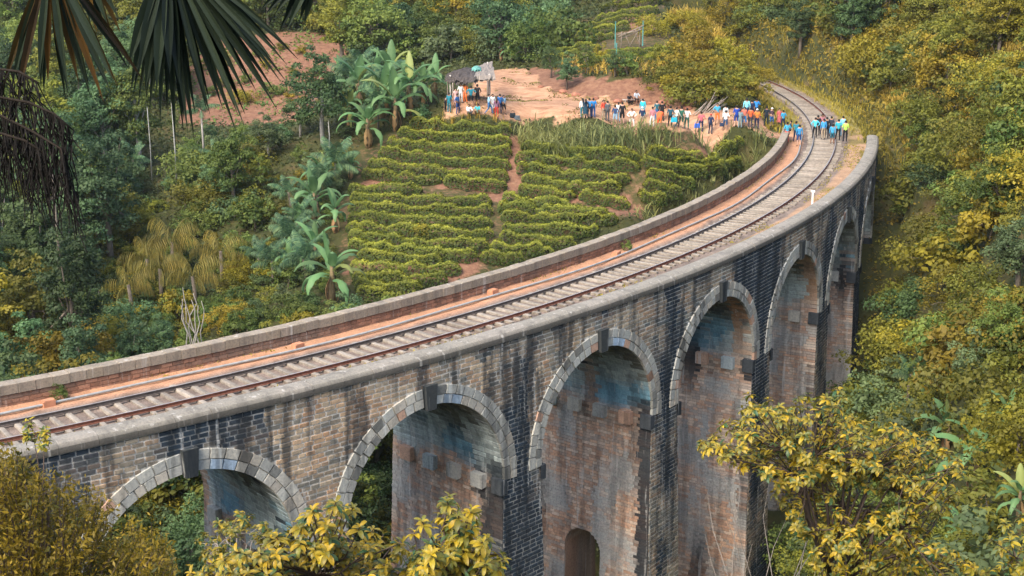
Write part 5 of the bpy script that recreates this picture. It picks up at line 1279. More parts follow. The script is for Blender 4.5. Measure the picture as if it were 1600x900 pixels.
# bags
def bag(loc, c, lab, sc=1.0, handle=True, rz=0.):
    g = G(); g.box((0, 0, .15), (.38, .16, .28), taper=.18); g.box((0, -.085, .13), (.26, .03, .16), taper=.1)
    if handle: g.tube([(-.12, 0, .28), (-.10, 0, .40), (0, 0, .46), (.10, 0, .40), (.12, 0, .28)], .012, 5)
    o = ob('bag', g.mesh('bag'), cloth(c, 'bag')); o.location = loc; o.scale = (sc,)*3; o.rotation_euler = (0, 0, rz); tag(o, lab, 'bag', 'bags of the visitors'); return o
P = hit(801, 187, 100); bag(tuple(P), (.02, .03, .04), 'black bag set down on the dirt near the shelter', 1.3, True, .3)
P = hit(808, 188, 100); bag(tuple(P), (.10, .12, .14), 'dark grey bag set down beside the black bag', 1.3, False, -.2)
P = hit(1047, 201, 100); bag((P[0]+.28, P[1]-.12, P[2]+.42), (.03, .42, .58), 'cyan bag carried by the person in dark clothes', 1.25, True, .2)
P = hit(1095, 207, 100); bag((P[0]-.33, P[1]-.10, P[2]+.38), (.04, .14, .55), 'blue bag held by the person in navy jeans', 1.2, True, .1)
P = hit(1133, 210, 100); bag((P[0]-.30, P[1]-.05, P[2]+.36), (.03, .05, .10), 'small navy bag held by the person in white shirt', .95, True, .1)
# ---------------------------------------------------------------- banana plants
LM['banana'] = leafmat('banana_leaf', (.045, .13, .045), (.19, .31, .12), .40, .5, .25, .3); LM['bananay'] = leafmat('yellowing_banana_leaf', (.13, .17, .04), (.30, .33, .10), .35, .5, .2)
LM['dead'] = leafmat('dry_brown_leaf', (.20, .11, .05), (.42, .25, .12), .2, .9, .2)
M['pstem'] = simple('banana_stem', (.17, .125, .065), .8, .35, 5, obj=True)
def banana_leaf(seed, L, W, el, droop, tears=.3):
    r = random.Random(seed); n_ = 11; V = []; F = []; T = []; p_ = Vector((0, 0, 0)); an = el
    for i in range(n_):
        t = i/(n_-1); w = W*.5*(math.sin(math.pi*min(1, t*.93+.05))**.6)*(0 if t < .12 else 1) + .012
        fold = .35+.25*t; d_ = Vector((math.cos(an), 0, math.sin(an))); up = Vector((-math.sin(an), 0, math.cos(an)))
        wl, wr = w*(1-tears*r.random()), w*(1-tears*r.random())
        V += [p_+Vector((0, wl, 0))*math.cos(fold)-up*wl*math.sin(fold)*.8, p_, p_-Vector((0, wr, 0))*math.cos(fold)-up*wr*math.sin(fold)*.8]; T += [.35+.3*r.random(), .9, .35+.3*r.random()]
        p_ = p_+d_*(L/(n_-1)); an -= droop*(.35+1.3*t)/(n_-1)*2
    for i in range(n_-1): F += [(i*3, i*3+1, i*3+4, i*3+3), (i*3+1, i*3+2, i*3+5, i*3+4)]
    me = mk('leaf', np.array(V), F, True, {'tint': T}); return me
BL = [banana_leaf(1, 2.3, .62, R_(72), .9, .15), banana_leaf(2, 2.4, .66, R_(55), 1.3, .3), banana_leaf(3, 2.5, .66, R_(38), 1.35, .4), banana_leaf(4, 2.3, .60, R_(20), 1.35, .45), banana_leaf(5, 1.8, .62, R_(84), .15, .1), banana_leaf(6, 1.9, .42, R_(-35), .9, .7)]
for k, q in enumerate(BL): q.materials.append(LM['banana'] if k < 5 else LM['dead'])
g = G(); g.tube([(0, 0, -.3), (.02, 0, .8), (0, .02, 1.7), (0, 0, 2.35)], [.17, .15, .12, .07], 9); BSTEM = g.mesh('stem', True); BSTEM.materials.append(M['pstem'])
def banana(P, sc, lab, grp, seed, nl=8, yel=.15, dead=2, stem=1.0):
    r = random.Random(seed); o = empty('banana_plant', tuple(P), r.uniform(0, 6.28)); o.scale = (sc,)*3
    s_ = ob('stem', BSTEM, parent=o); s_.scale = (1, 1, stem)
    for k in range(nl):
        v = 4 if k == 0 else min(3, int((k-1)/(nl-1)*4)); lf = ob('leaf', BL[v], parent=o); lf.location = (0, 0, 2.25*stem-.10*k*.6); lf.rotation_euler = (r.uniform(-.15, .15), r.uniform(-.12, .12), k*2.4+r.uniform(-.3, .3)); q = r.uniform(.8, 1.1); lf.scale = (q, q*r.uniform(.85, 1.1), q)
        if r.random() < yel: set_mat(lf, LM['bananay'])
    for k in range(dead):
        lf = ob('dead_leaf', BL[5], parent=o); lf.location = (0, 0, 1.75*stem); lf.rotation_euler = (0, .35, r.uniform(0, 6.28)); lf.scale = (.85,)*3
    tag(o, lab, 'banana plant', grp); return o
# (foot x, foot y, height in the picture, label)
for k, (bx, by, hp, lab, grp) in enumerate((
  (640, 178, 92, 'tall banana plant beside the thatched shelter', ''), (662, 168, 70, 'banana plant between the shelter and the tall banana plant', ''), (618, 205, 92, 'banana plant with brown hanging leaves at the top of the tea slope', ''),
  (575, 232, 82, 'banana plant at the corner of the upper tea terrace', ''), (600, 185, 85, 'banana plant behind the brown-leaved one', ''), (560, 175, 88, 'banana plant in front of the bare red field', ''), (535, 150, 62, 'banana plant beside the dark round tree', ''),
  (586, 150, 72, 'banana plant at the back of the clump near the shelter', ''), (785, 98, 58, 'lone banana plant behind the trampled ground', ''), (800, 96, 40, 'short banana plant beside the lone one behind the trampled ground', ''),
  (492, 348, 84, 'banana plant beside the middle tea terrace', ''), (520, 474, 108, 'large banana plant rising behind the inner parapet', ''), (494, 420, 76, 'banana plant left of the large one behind the parapet', ''), (548, 282, 46, 'small yellowish banana plant at the tea path', ''),
  (465, 380, 60, 'banana plant half hidden in the valley wood', ''), (525, 365, 70, 'banana plant at the edge of the middle tea terrace', ''), (450, 440, 64, 'banana plant near the spiky green palm', ''), (505, 300, 60, 'banana plant on the grassy slope below the dark round tree', ''), (680, 150, 60, 'banana plant tucked behind the shelter', ''), (612, 150, 80, 'banana plant with light leaves inside the clump', ''), (547, 205, 70, 'banana plant on the near side of the clump', ''), (1522, 775, 135, 'banana plant with upright leaves on the right hillside', ''), (1575, 705, 105, 'banana plant with drooping leaves on the right hillside', ''), (1478, 712, 92, 'banana plant behind the yellow foreground tree', ''),
  (1440, 668, 62, 'small banana plant at the foot of the right hillside bushes', ''), (1545, 660, 66, 'banana plant with a yellow leaf below the grey-green trees', ''), (1590, 820, 90, 'banana plant at the edge of the right hillside', ''), (1500, 860, 72, 'low banana plant under the upright-leaved one', ''), (1440, 600, 50, 'young banana plant beside the last pier', '')) ):
    P = hit(bx, by); d_ = project(np.array([P]))[2][0]; hm = hp*d_/CAM_F
    lab = lab.replace('banana plant left of the large one', 'lesser banana plant next to the large one')
    banana(P, hm/3.3, lab, 'banana plants', 700+k, 12 if hp > 70 else 9, .5 if 'yellow' in lab else .10, 6 if 'brown' in lab else (4 if k % 2 else 2), .78)

# ---------------------------------------------------------------- palms
LM['palmgold'] = leafmat('golden_palm_frond', (.07, .075, .015), (.36, .27, .06), .3, .6, .2); LM['palmgreen'] = leafmat('green_palm_frond', (.035, .095, .05), (.17, .26, .11), .3, .55, .25)
def frond(seed, L, el, droop, leaf, hang=.6, n_=26, w=.05):
    r = random.Random(seed); V = []; F = []; T = []; p_ = Vector((0, 0, 0)); an = el
    for i in range(n_):
        t = i/(n_-1); d_ = Vector((math.cos(an), 0, math.sin(an))); q = p_+d_*(L/(n_-1)); b = len(V)
        V += [p_+Vector((0, .02, 0)), p_-Vector((0, .02, 0)), q-Vector((0, .016, 0)), q+Vector((0, .016, 0))]; F.append((b, b+1, b+2, b+3)); T += [.4]*4
        if t > .12:
            ll = leaf*math.sin(math.pi*min(.97, .15+t*.8))**.6
            for s_ in (-1, 1):
                for _ in range(2):
                    dr = (Vector((0, s_*(1-hang*.5), 0))+d_*.45+Vector((0, 0, -hang*r.uniform(.7, 1.3)))).normalized(); e1 = p_+dr*ll*.55+Vector((0, 0, .03)); e2 = p_+dr*ll+Vector((0, 0, -hang*ll*.35)); b = len(V); ww = Vector((d_.x, 0, d_.z))*w/2
                    V += [p_-ww*.5, p_+ww*.5, e1+ww, e1-ww, e2]; F += [(b, b+1, b+2, b+3), (b+3, b+2, b+4)]; q_ = r.random(); T += [q_]*5
        p_ = q; an -= droop*(.3+1.4*t)/(n_-1)
    return mk('frond', np.array(V), F, False, {'tint': T})
FR_GOLD = [frond(1, 2.6, R_(70), 2.6, .75, 1.1, 20, .036), frond(2, 2.4, R_(45), 2.4, .75, 1.2, 20, .036), frond(3, 2.2, R_(15), 1.6, .7, 1.3, 20, .036)]
FR_GRN = [frond(4, 2.0, R_(75), 1.1, .6, .5), frond(5, 2.1, R_(48), 1.3, .6, .6), frond(6, 2.0, R_(18), 1.2, .6, .8)]
for q in FR_GOLD: q.materials.append(LM['palmgold'])
for q in FR_GRN: q.materials.append(LM['palmgreen'])
def palm(P, h, sc, frs, n_, lab, seed, r0=.10, pale=False):
    r = random.Random(seed); o = empty('palm', tuple(P)); g = G(); lean = r.uniform(-.25, .25); g.tube([(0, 0, -.4), (lean*.4, 0, h*.5), (lean, 0, h)], [r0*1.3, r0, r0*.8], 8); ob('trunk', g.mesh('trunk', True), M['palebark'] if pale else M['bark'], o)
    for k in range(n_):
        f_ = ob('frond', frs[min(2, int(k/n_*3))], parent=o); f_.location = (lean, 0, h-.06*k/n_); f_.rotation_euler = (r.uniform(-.1, .1), r.uniform(-.1, .1), k*2.4+r.uniform(-.3, .3)); q = sc*r.uniform(.85, 1.1); f_.scale = (q,)*3
    tag(o, lab, 'palm', 'palms in the valley'); return o
for k, (cx_, cy_, d_, sc, kind, n_, lab) in enumerate((
  (228, 405, 82, 1.0, 'g', 12, 'golden drooping palm in front of the valley wood'), (205, 445, 80, .8, 'g', 9, 'low golden palm beside the drooping one'), (268, 378, 86, 1.05, 'g', 12, 'tall golden palm at the middle of the golden group'), (305, 432, 80, .95, 'g', 11, 'golden palm above the pale stilt roots'), (345, 392, 88, .95, 'g', 10, 'golden palm at the edge of the group near the green bushes'),
  (425, 408, 84, .75, 'n', 14, 'spiky green palm beside the banana plants'), (400, 395, 90, .6, 'n', 11, 'small green palm behind the spiky one'), (315, 172, 130, .95, 'n', 13, 'slender palm with pale trunk below the bare field'), (470, 335, 105, .8, 'n', 11, 'green palm among bananas beside the tea slope'), (455, 300, 112, .8, 'n', 10, 'feathery palm above the bananas by the tea slope'),
  (1420, 585, 84, .6, 'n', 10, 'feathery palm at the foot of the right hillside'), (548, 120, 132, 1.3, 'n', 15, 'big feathery palm behind the banana clump'), (568, 105, 136, 1.25, 'n', 15, 'feathery palm near the bare red field'), (520, 255, 120, 1.2, 'n', 14, 'feathery palm under the dark round tree'), (495, 285, 115, 1.1, 'n', 13, 'feathery palm between two banana plants'), (452, 372, 100, 1.2, 'n', 14, 'feathery palm next to the spiky green palm'), (478, 405, 96, 1.0, 'n', 13, 'feathery palm beside the lesser banana plant'), (605, 130, 125, 1.1, 'n', 13, 'feathery palm inside the banana clump'), (250, 420, 95, 1.0, 'g', 11, 'golden palm leaning over the stilt roots'), (345, 245, 130, 1.0, 'n', 12, 'feathery palm beside the slender palm'), (210, 250, 128, 1.0, 'n', 12, 'feathery palm beside the slim pole'), (590, 165, 122, 1.0, 'n', 13, 'feathery palm behind the brown-leaved banana'))):
    d2 = float(project(np.array([hit(cx_, cy_+(62 if kind == 'g' else 48), 60)]))[2][0])
    if k != 7: sc *= d2/d_; d_ = d2
    C_ = at_depth(cx_, cy_, d_); gz = float(H(C_[0], C_[1])); h_ = max(1.2, C_[2]-gz); palm((C_[0], C_[1], gz), h_, sc, FR_GOLD if kind == 'g' else FR_GRN, n_, lab, 800+k, .09 if kind == 'n' else .14, k in (7,))
# pale stilt roots of a screw pine under the golden palms
C_ = at_depth(303, 535, 90); gz = float(H(C_[0], C_[1])); root = empty('stilt_root_tree', (C_[0], C_[1], gz)); tag(root, 'bare tree with pale twisting stilt stems behind the inner parapet', 'tree')
rq = random.Random(3)
for k in range(8):
    g = G(); x0 = rq.uniform(-.45, .45); top = at_depth(296+rq.uniform(-14, 22), 452+rq.uniform(-8, 30), 90)-np.array([C_[0], C_[1], gz]); pts = [Vector((x0, rq.uniform(-.3, .3), -.2))]
    for t in (.3, .5, .7, .85): pts.append(pts[0].lerp(Vector(top), t)+Vector((rq.uniform(-.25, .25), rq.uniform(-.15, .15), 0)))
    pts.append(Vector(top)); g.tube(pts, [.045, .04, .038, .035, .03, .02], 6); ob('stem', g.mesh('stem', True), M['whitebark'] if 'whitebark' in M else M.setdefault('whitebark', simple('white_bark', (.25, .23, .20), .9, .2, 5)), root)
# slim poles and bare trunks
M['polew2'] = simple('grey_pole_wood', (.27, .265, .24), .9, .2, 5)
for (tx, ty0, ty1, d_, r_, lab) in ((230, 168, 320, 128, .065, 'slim pale pole standing in the valley wood beside the taller pole'), (268, 160, 350, 120, .085, 'tall slim pale pole rising from the valley wood'), (513, 190, 250, 120, .07, 'grey pole beside the dark round tree'), (80, 262, 440, 92, .16, 'grey pole behind the hanging palm strands')):
    T_ = at_depth(tx, ty0, d_); gz = float(H(T_[0], T_[1])); g = G(); h_ = T_[2]-gz; g.tube([(0, 0, -.5), (.05, 0, h_*.5), (0, 0, h_)], [r_*.75, r_*.65, r_*.5], 8)
    g.tube([(0, 0, h_-.02), (0, 0, h_+.06)], [r_*.62, r_*.4], 8)
    o = ob('pole', g.mesh('pole', True), M['bark'] if tx == 80 else M['polew2']); o.location = (T_[0], T_[1], gz); tag(o, lab, 'pole')
# dark round tree near the banana clump and a few set trees
for (fx, fy, hp, v, mt, lab) in ((505, 225, 125, 0, 'dark', 'dark round tree with pale trunk between bare field and bananas'), (470, 215, 60, 4, 'dark', 'low dark tree beside the dark round tree'), (740, 80, 75, 2, 'olive', 'broad olive tree behind the shelter'), (690, 95, 70, 2, 'green', 'broad green tree behind the banana clump'), (640, 90, 75, 3, 'teal', 'blue-green tree behind the banana clump'), (350, 330, 100, 3, 'teal', 'tall blue-green tree in the middle of the valley wood'), (420, 250, 70, 0, 'grey', 'pale grey-green tree below the bare field')):
    P = hit(fx, fy); d_ = project(np.array([P]))[2][0]; hm = hp*d_/CAM_F; tree(v, tuple(P), hm/TREES[v][0], mt, lab, None, bark=M['palebark'])
# bushes on the bank and the knoll
for k, (fx, fy, v, sc, mt, lab) in enumerate(((1085, 165, 1, 1.35, 'olive', 'large dark-based bush at the end of the earth bank'), (1055, 150, 0, 1.2, 'yellow', 'yellowish bush on top of the earth bank'), (1120, 150, 0, 1.1, 'yellow', 'yellow bush beside the dead branches'), (1020, 55, 3, .9, 'yellow', 'round golden bush on the knoll'), (980, 118, 2, 1.0, 'green', 'green bush overhanging the earth bank'), (1145, 110, 1, 1.2, 'yellow', 'golden bush on the knoll near the line'), (850, 72, 1, 1.0, 'teal', 'blue-green bush near the upper tea rows'), (1108, 112, 0, 1.2, 'olive', 'olive bush on the knoll above the dead branches'), (1150, 168, 0, .8, 'olive', 'bush behind the group in orange shirts'), (1030, 100, 2, 1.0, 'olive', 'olive bush above the middle of the bank'), (1165, 130, 2, 1.2, 'yellow', 'grassy yellow bush beside the cutting'), (935, 100, 2, .8, 'yellow', 'small yellow bush at the tea rows above the bank'))):
    shrub(v, tuple(hit(fx, fy, 100)), sc, mt, lab, 'bushes on the knoll')
rk_ = random.Random(31)
for k, (fx, fy) in enumerate(((1070, 140), (1095, 150), (1120, 128), (1150, 140), (1170, 150), (1085, 115), (1130, 95), (1160, 108), (1178, 128), (1090, 60), (1120, 50), (1150, 70), (1065, 45), (1110, 20), (1145, 30), (1170, 45), (1045, 130), (1080, 85))):
    v = rk_.choice((0, 1, 3, 5)); sc = rk_.uniform(.85, 1.35); mt = rk_.choice(('yellow', 'yellow', 'olive'))
    shrub(v, tuple(hit(fx, fy, 100)), sc, mt, '%s %s %s bush of the golden knoll beside the cutting' % ('big' if sc > 1.12 else 'middling', LEAFY[v], ADJ[mt]), 'bushes on the knoll', name='knoll_bush')
# bushes dotting the bare field
for k, (fx, fy) in enumerate(((330, 150), (345, 105), (415, 108), (405, 90), (440, 78), (470, 85), (385, 130), (350, 135), (455, 160), (430, 150), (320, 110), (380, 160), (490, 120), (460, 120))):
    shrub(k % 4, tuple(hit(fx, fy, 100)), random.uniform(.4, .7), ('green', 'olive', 'yellow')[k % 3], '%s bush growing on the bare red field' % ('small green', 'small olive', 'small yellowish')[k % 3], 'bushes on the bare field')

# ---------------------------------------------------------------- thatched shelter
M['thatch'] = simple('grey_thatch', (.075, .062, .055), .95, .4, 6); M['tarp'] = simple('pale_tarpaulin', (.24, .20, .16), .7, .2, 3); M['tarpg'] = simple('green_tarpaulin', (.14, .34, .28), .7, .2, 3); M['pole'] = simple('pole_wood', (.42, .38, .33), .9, .25, 6); M['polew'] = simple('grey_wood', (.22, .18, .14), .9, .25, 6)
A_, B_, C2, D2 = hit(704, 162, 100), hit(765, 160, 100), hit(762, 151, 100), hit(708, 152, 100)
sh = empty('thatched_shelter', tuple(A_)); tag(sh, 'open shelter with grey thatch and pale tarpaulin on thin posts', 'shelter'); org = Vector(A_)
top = max(A_[2], B_[2], C2[2], D2[2])+1.95
for q in (A_, B_, C2, D2):
    g = G(); b = Vector(q)-org; g.tube([b-Vector((0, 0, .3)), Vector((b.x, b.y, top-A_[2]+.05))], [.085, .07], 7); ob('post', g.mesh('post', True), M['pole'], sh)
g = G(); b = Vector(A_)-org; g.tube([b+Vector((-.25, .15, -.2)), Vector((b.x-.22, b.y+.15, top-A_[2]))], [.06, .05], 6); ob('post', g.mesh('post', True), M['polew'], sh)
def roof_patch(name, u0, u1, mt, ridge, ov, seed, sag=.1):
    r = np.random.default_rng(seed); nu, nv_ = 15, 13; V = []
    a, b, c, d_ = [np.array(q)-np.array(A_) for q in (A_, B_, C2, D2)]
    for lay in (0, 1):
        for i in range(nu):
            u = u0+(u1-u0)*i/(nu-1)
            for j in range(nv_):
                v = -ov+(1+2*ov)*j/(nv_-1); p_ = (a*(1-u)+b*u)*(1-v)+(d_*(1-u)+c*u)*v
                V.append((p_[0]+r.normal(0, .03), p_[1]+r.normal(0, .03), top-A_[2]+ridge*(1-abs(2*v-1)**1.4)*max(.25, math.sin(math.pi*np.clip((u-u0)/(u1-u0), 0, 1))**.5)-sag*r.random()-.12*lay-(.35 if j in (0, nv_-1) else 0)*r.random()))
    F = []
    for lay in (0, 1):
        for i in range(nu-1):
            for j in range(nv_-1):
                k = lay*nu*nv_+i*nv_+j; q = (k, k+nv_, k+nv_+1, k+1); F.append(q if lay == 0 else q[::-1])
    return ob(name, mk(name, np.array(V), F), mt, sh)
roof_patch('thatch', -.12, .66, M['thatch'], .42, .22, 1, .12); roof_patch('tarpaulin', .60, 1.14, M['tarp'], .08, .15, 2, .08); roof_patch('green_tarpaulin', .50, .80, M['tarpg'], .36, -.32, 3, .05)
for q0, q1 in ((A_, B_), (D2, C2), (A_, D2), (B_, C2)):
    g = G(); p0 = Vector((q0[0], q0[1], top))-org; p1 = Vector((q1[0], q1[1], top))-org; g.tube([p0+Vector((0, 0, -.2)), p1+Vector((0, 0, -.2))], .045, 6); ob('beam', g.mesh('beam'), M['polew'], sh)
# leaning poles of a broken rack on the knoll, with two green posts
P = hit(985, 78, 100); rk = empty('wooden_rack', tuple(P)); tag(rk, 'broken rack of grey poles leaning on the knoll', 'wooden rack')
for k, (p0, p1, r_) in enumerate((((-.9, 0, -.1), (-.9, 0, 1.7), .05), ((.9, .2, -.1), (.9, .2, 2.0), .05), ((-1.2, 0, 1.2), (1.3, .2, 2.3), .07), ((-1.1, .3, .9), (1.2, .1, 2.0), .06), ((-.3, .1, -.1), (.9, 0, 2.1), .045), ((.2, .3, -.1), (-.6, .1, 1.6), .045), ((-1.3, .1, 1.4), (1.0, -.1, 1.9), .05), ((1.2, .4, -.1), (.4, .2, 1.7), .045))):
    g = G(); g.tube([p0, ((p0[0]+p1[0])/2, (p0[1]+p1[1])/2+.05, (p0[2]+p1[2])/2-.05), p1], [r_, r_*.9, r_*.8], 6); ob('pole', g.mesh('pole', True), M['polew'], rk)
M['gpost'] = simple('green_post', (.08, .26, .24), .7, .2, 4)
for (fx, fy, hp, lab) in ((961, 75, 40, 'blue-green post beside the broken rack'), (1004, 72, 38, 'blue-green post behind the broken rack'), (963, 95, 26, 'short blue-green post below the broken rack')):
    P = hit(fx, fy, 100); h_ = hp*project(np.array([P]))[2][0]/CAM_F; g = G(); g.box((0, 0, h_/2-.1), (.10, .10, h_+.2), taper=.12); g.box((0, 0, h_+.02), (.13, .13, .05)); o = ob('post', g.mesh('post'), M['gpost']); o.location = tuple(P); tag(o, lab, 'post')
# dead branches leaning on the bank
P = hit(1095, 178, 100); dbp = empty('dead_branches', tuple(P)); tag(dbp, 'pile of grey dead branches leaning against the bank', 'branches'); rq = random.Random(9); M['deadwood'] = simple('dead_wood', (.30, .25, .21), .9, .3, 5)
for k in range(16):
    g = G(); s0 = Vector((rq.uniform(-.9, .9), rq.uniform(-.5, .4), -.05)); e0 = s0+Vector((rq.uniform(.9, 1.9), rq.uniform(.3, 1.2), rq.uniform(.8, 2.0))); g.tube([s0, s0.lerp(e0, .5)+Vector((0, 0, rq.uniform(-.1, .2))), e0], [.05, .035, .015], 5); ob('branch', g.mesh('branch', True), M['deadwood'], dbp)
# bench plank on the bank where two sit
P = hit(990, 165, 100); g = G(); g.box((0, .1, .36), (1.9, .28, .06)); g.box((-.7, .1, .16), (.08, .24, .36)); g.box((.7, .1, .16), (.08, .24, .36)); o = ob('plank_bench', g.mesh('plank_bench'), M['pole']); o.location = tuple(P); o.location.y += .35; tag(o, 'rough plank bench at the foot of the earth bank', 'bench')
# stones and clods at the foot of the bank
def rock(seed):
    bm = bmesh.new(); bmesh.ops.create_icosphere(bm, subdivisions=2, radius=1); r = np.random.default_rng(seed)
    for v in bm.verts: v.co *= .75+.5*float(fnoise(v.co.x*1.3+seed, v.co.y*1.3, v.co.z*1.3, 5)); v.co.z *= .7
    me = bpy.data.meshes.new('clod'); bm.to_mesh(me); bm.free(); me.materials.append(M['clod'] if 'clod' in M else M.setdefault('clod', simple('earth_clod', (.30, .13, .08), .95, .4, 3))); return me
RK = [rock(k) for k in range(3)]
for k, (fx, fy) in enumerate(((845, 140), (880, 148), (930, 158), (1045, 170), (1060, 172), (1075, 173), (1035, 166), (900, 152), (965, 162), (1015, 166))):
    P = hit(fx, fy-3, 100); o = ob('earth_clod', RK[k % 3]); o.location = tuple(P); s_ = random.uniform(.2, .5); o.scale = (s_, s_, s_*.8); o.rotation_euler = (0, 0, k); tag(o, 'lump of red earth at the foot of the bank', 'earth clod', 'earth clods')
# ---------------------------------------------------------------- foreground plants
LM['fg'] = leafmat('yellow_broad_leaf', (.042, .105, .04), (.52, .345, .014), .35, .45, .22, .45)
def leaf_template(tint, seed, curl=.35):
    r = random.Random(seed); n_ = 6; V = []; F = []; p_ = Vector((0, 0, 0)); an = .15
    for i in range(n_):
        t = i/(n_-1); w = .19*math.sin(math.pi*min(1, .06+t*.94))**.8; up = Vector((-math.sin(an), 0, math.cos(an))); V += [p_+Vector((0, w, 0))+up*w*.35, p_, p_+Vector((0, -w, 0))+up*w*.35]
        p_ = p_+Vector((math.cos(an), 0, math.sin(an)))*(1/(n_-1)); an -= curl*2/(n_-1)*(.5+t)
    for i in range(n_-1): F += [(i*3, i*3+1, i*3+4, i*3+3), (i*3+1, i*3+2, i*3+5, i*3+4)]
    me = mk('leaf', np.array(V), F, True, {'tint': np.clip(tint+np.random.default_rng(seed).normal(0, .06, len(V)), 0, 1)}); me.materials.append(LM['fg']); return me
LT = [leaf_template(.05, 1, .6), leaf_template(.32, 2, .9), leaf_template(.58, 3, .8), leaf_template(.76, 4, .6), leaf_template(.95, 5, .9)]
LT_V = []
for q in LT:
    co = np.empty(len(q.vertices)*3, np.float32); q.vertices.foreach_get('co', co); tt_ = np.empty(len(q.vertices), np.float32); q.attributes['tint'].data.foreach_get('value', tt_); LT_V.append((co.reshape(-1, 3), tt_))
LT_F = np.array([tuple(p_.vertices) for p_ in LT[0].polygons])
M['twig'] = simple('dark_twig', (.085, .060, .045), .9, .3, 8); M['twigp'] = simple('pale_twig', (.30, .26, .22), .9, .3, 8)
def fg_plant(name, base, tips, leafL, label, cat, n_obj=290, yellow=.68, seed=1, per=(7, 10), twig='twig', r0=.035, hubs=9):
    """woody plant: stem, limbs to each tip, and a whorl of leaves at every tip"""
    r = np.random.default_rng(seed); rr_ = random.Random(seed); root = empty(name, tuple(base)); base = Vector(base); tag(root, label, cat)
    tips = [Vector(t)-base for t in tips]; cen = sum(tips, Vector())/len(tips)
    # limbs: a few hubs, twigs from hub to tip
    hub = []
    for k in range(hubs):
        t_ = tips[rr_.randrange(len(tips))]; hub.append(cen.lerp(t_, .55)+Vector((0, 0, -.15)))
    g = G(); fork = cen*(.35 if hubs < 12 else .5)
    g.tube([Vector((0, 0, -.3)), fork*.5+Vector((.05, 0, 0)), fork], [r0*1.3, r0*1.1, r0], 7); ob('stem', g.mesh('stem', True), M[twig], root)
    for h_ in hub:
        g = G(); g.tube([fork, fork.lerp(h_, .5)+Vector((rr_.uniform(-.1, .1), rr_.uniform(-.1, .1), rr_.uniform(0, .15))), h_], [r0*.7, r0*.5, r0*.3], 6); ob('limb', g.mesh('limb', True), M[twig], root)
    g = G(); L = []
    for t_ in tips:
        h_ = min(hub, key=lambda q: (q-t_).length); mid = h_.lerp(t_, .5)+Vector((rr_.uniform(-.06, .06), rr_.uniform(-.06, .06), rr_.uniform(-.08, .02))); g.tube([h_, mid, t_], [r0*.26, r0*.2, r0*.12], 4, cap=False)
        ax = ((t_-mid).normalized()+Vector((0, 0, .9))).normalized(); base_t = rr_.random()
        for lvl, (nl, el) in enumerate(((rr_.randint(*per), -.05), (rr_.randint(3, 5), .55))):
            a0_ = rr_.uniform(0, 6.28)
            for k in range(nl):
                az = a0_+k*2*math.pi/nl+rr_.uniform(-.25, .25); q = ax.to_track_quat('Z', 'Y').to_matrix(); e_ = el+rr_.uniform(-.35, .25)
                Rm = q @ Matrix.Rotation(az, 3, 'Z') @ Matrix.Rotation(-e_, 3, 'Y') @ Matrix.Rotation(rr_.uniform(-.3, .3), 3, 'X')
                pk = rr_.random(); v = (rr_.choice((3, 4, 3, 2, 2)) if pk < yellow*(.45+.7*base_t) else rr_.choice((0, 1, 1, 2)))
                L.append((t_-ax*(.0 if lvl else .03), Rm, leafL*rr_.uniform(.65, 1.15)*(.75 if lvl else 1), v))
        for k in range(rr_.randint(7, 12)):                    # lower leaves along the twig
            Rm = Matrix.Rotation(rr_.uniform(0, 6.28), 3, 'Z') @ Matrix.Rotation(rr_.uniform(-.5, .5), 3, 'Y'); L.append((h_.lerp(t_, rr_.uniform(.3, .9)), Rm, leafL*rr_.uniform(.6, 1), rr_.choice((0, 1, 1, 2, 2, 3, 3))))
    ob('twigs', g.mesh('twigs', True), M[twig], root)['kind'] = 'stuff'
    W = np.array([base+l_[0] for l_ in L]); X, Y, D = project(W); ok = (X > -10) & (X < 1610) & (Y > -10) & (Y < 905); score = np.where(ok, np.array([l_[2] for l_ in L])/D, 0); od = np.argsort(-score)
    for k in od[:n_obj]:
        p_, Rm, s_, v = L[k]; o = ob('leaf', LT[v], parent=root); o.matrix_basis = Matrix.Translation(p_) @ Rm.to_4x4() @ Matrix.Scale(s_, 4)
    Vs, Fs, Ts = [], [], []; nb = 0
    for k in od[n_obj:]:
        p_, Rm, s_, v = L[k]; co, tt_ = LT_V[v]; Vs.append(co@np.array(Rm).T*s_+np.array(p_)); Fs.append(LT_F+nb); nb += len(co); Ts.append(np.clip(tt_+rr_.uniform(-.12, .12), 0, 1))
    if Vs: ob('foliage', mk('foliage', np.concatenate(Vs), np.concatenate(Fs), True, {'tint': np.concatenate(Ts)}), LM['fg'], root)['kind'] = 'stuff'
    return root
def tips_in(poly, n_, d0, d1, seed):
    """shoot tips of a plant whose outline and distance are known"""
    r = random.Random(seed); out = []; xs = [p_[0] for p_ in poly]; ys = [p_[1] for p_ in poly]
    while len(out) < n_:
        x, y = r.uniform(min(xs), max(xs)), r.uniform(min(ys), max(ys))
        if poly_mask(np.array([x]), np.array([y]), poly)[0]: out.append(tuple(at_depth(x, y, r.uniform(d0, d1))))
    return out
def ground_at(px, py, d):
    q = at_depth(px, py, d); return (q[0], q[1], float(H(q[0], q[1])))
T1 = tips_in([(290, 900), (330, 868), (400, 850), (430, 795), (480, 800), (530, 778), (575, 800), (600, 835), (640, 850), (650, 905), (640, 960), (290, 960)], 185, 10.6, 12.4, 1)
fg_plant('broadleaf_shrub', ground_at(470, 960, 11.5), T1, .10, 'yellow broad-leaved shrub standing in front of the second arch', 'shrub', seed=1)
T2 = tips_in([(640, 850), (650, 790), (680, 800), (705, 772), (740, 778), (745, 830), (795, 845), (790, 890), (740, 960), (630, 960)], 92, 10.2, 11.6, 2)
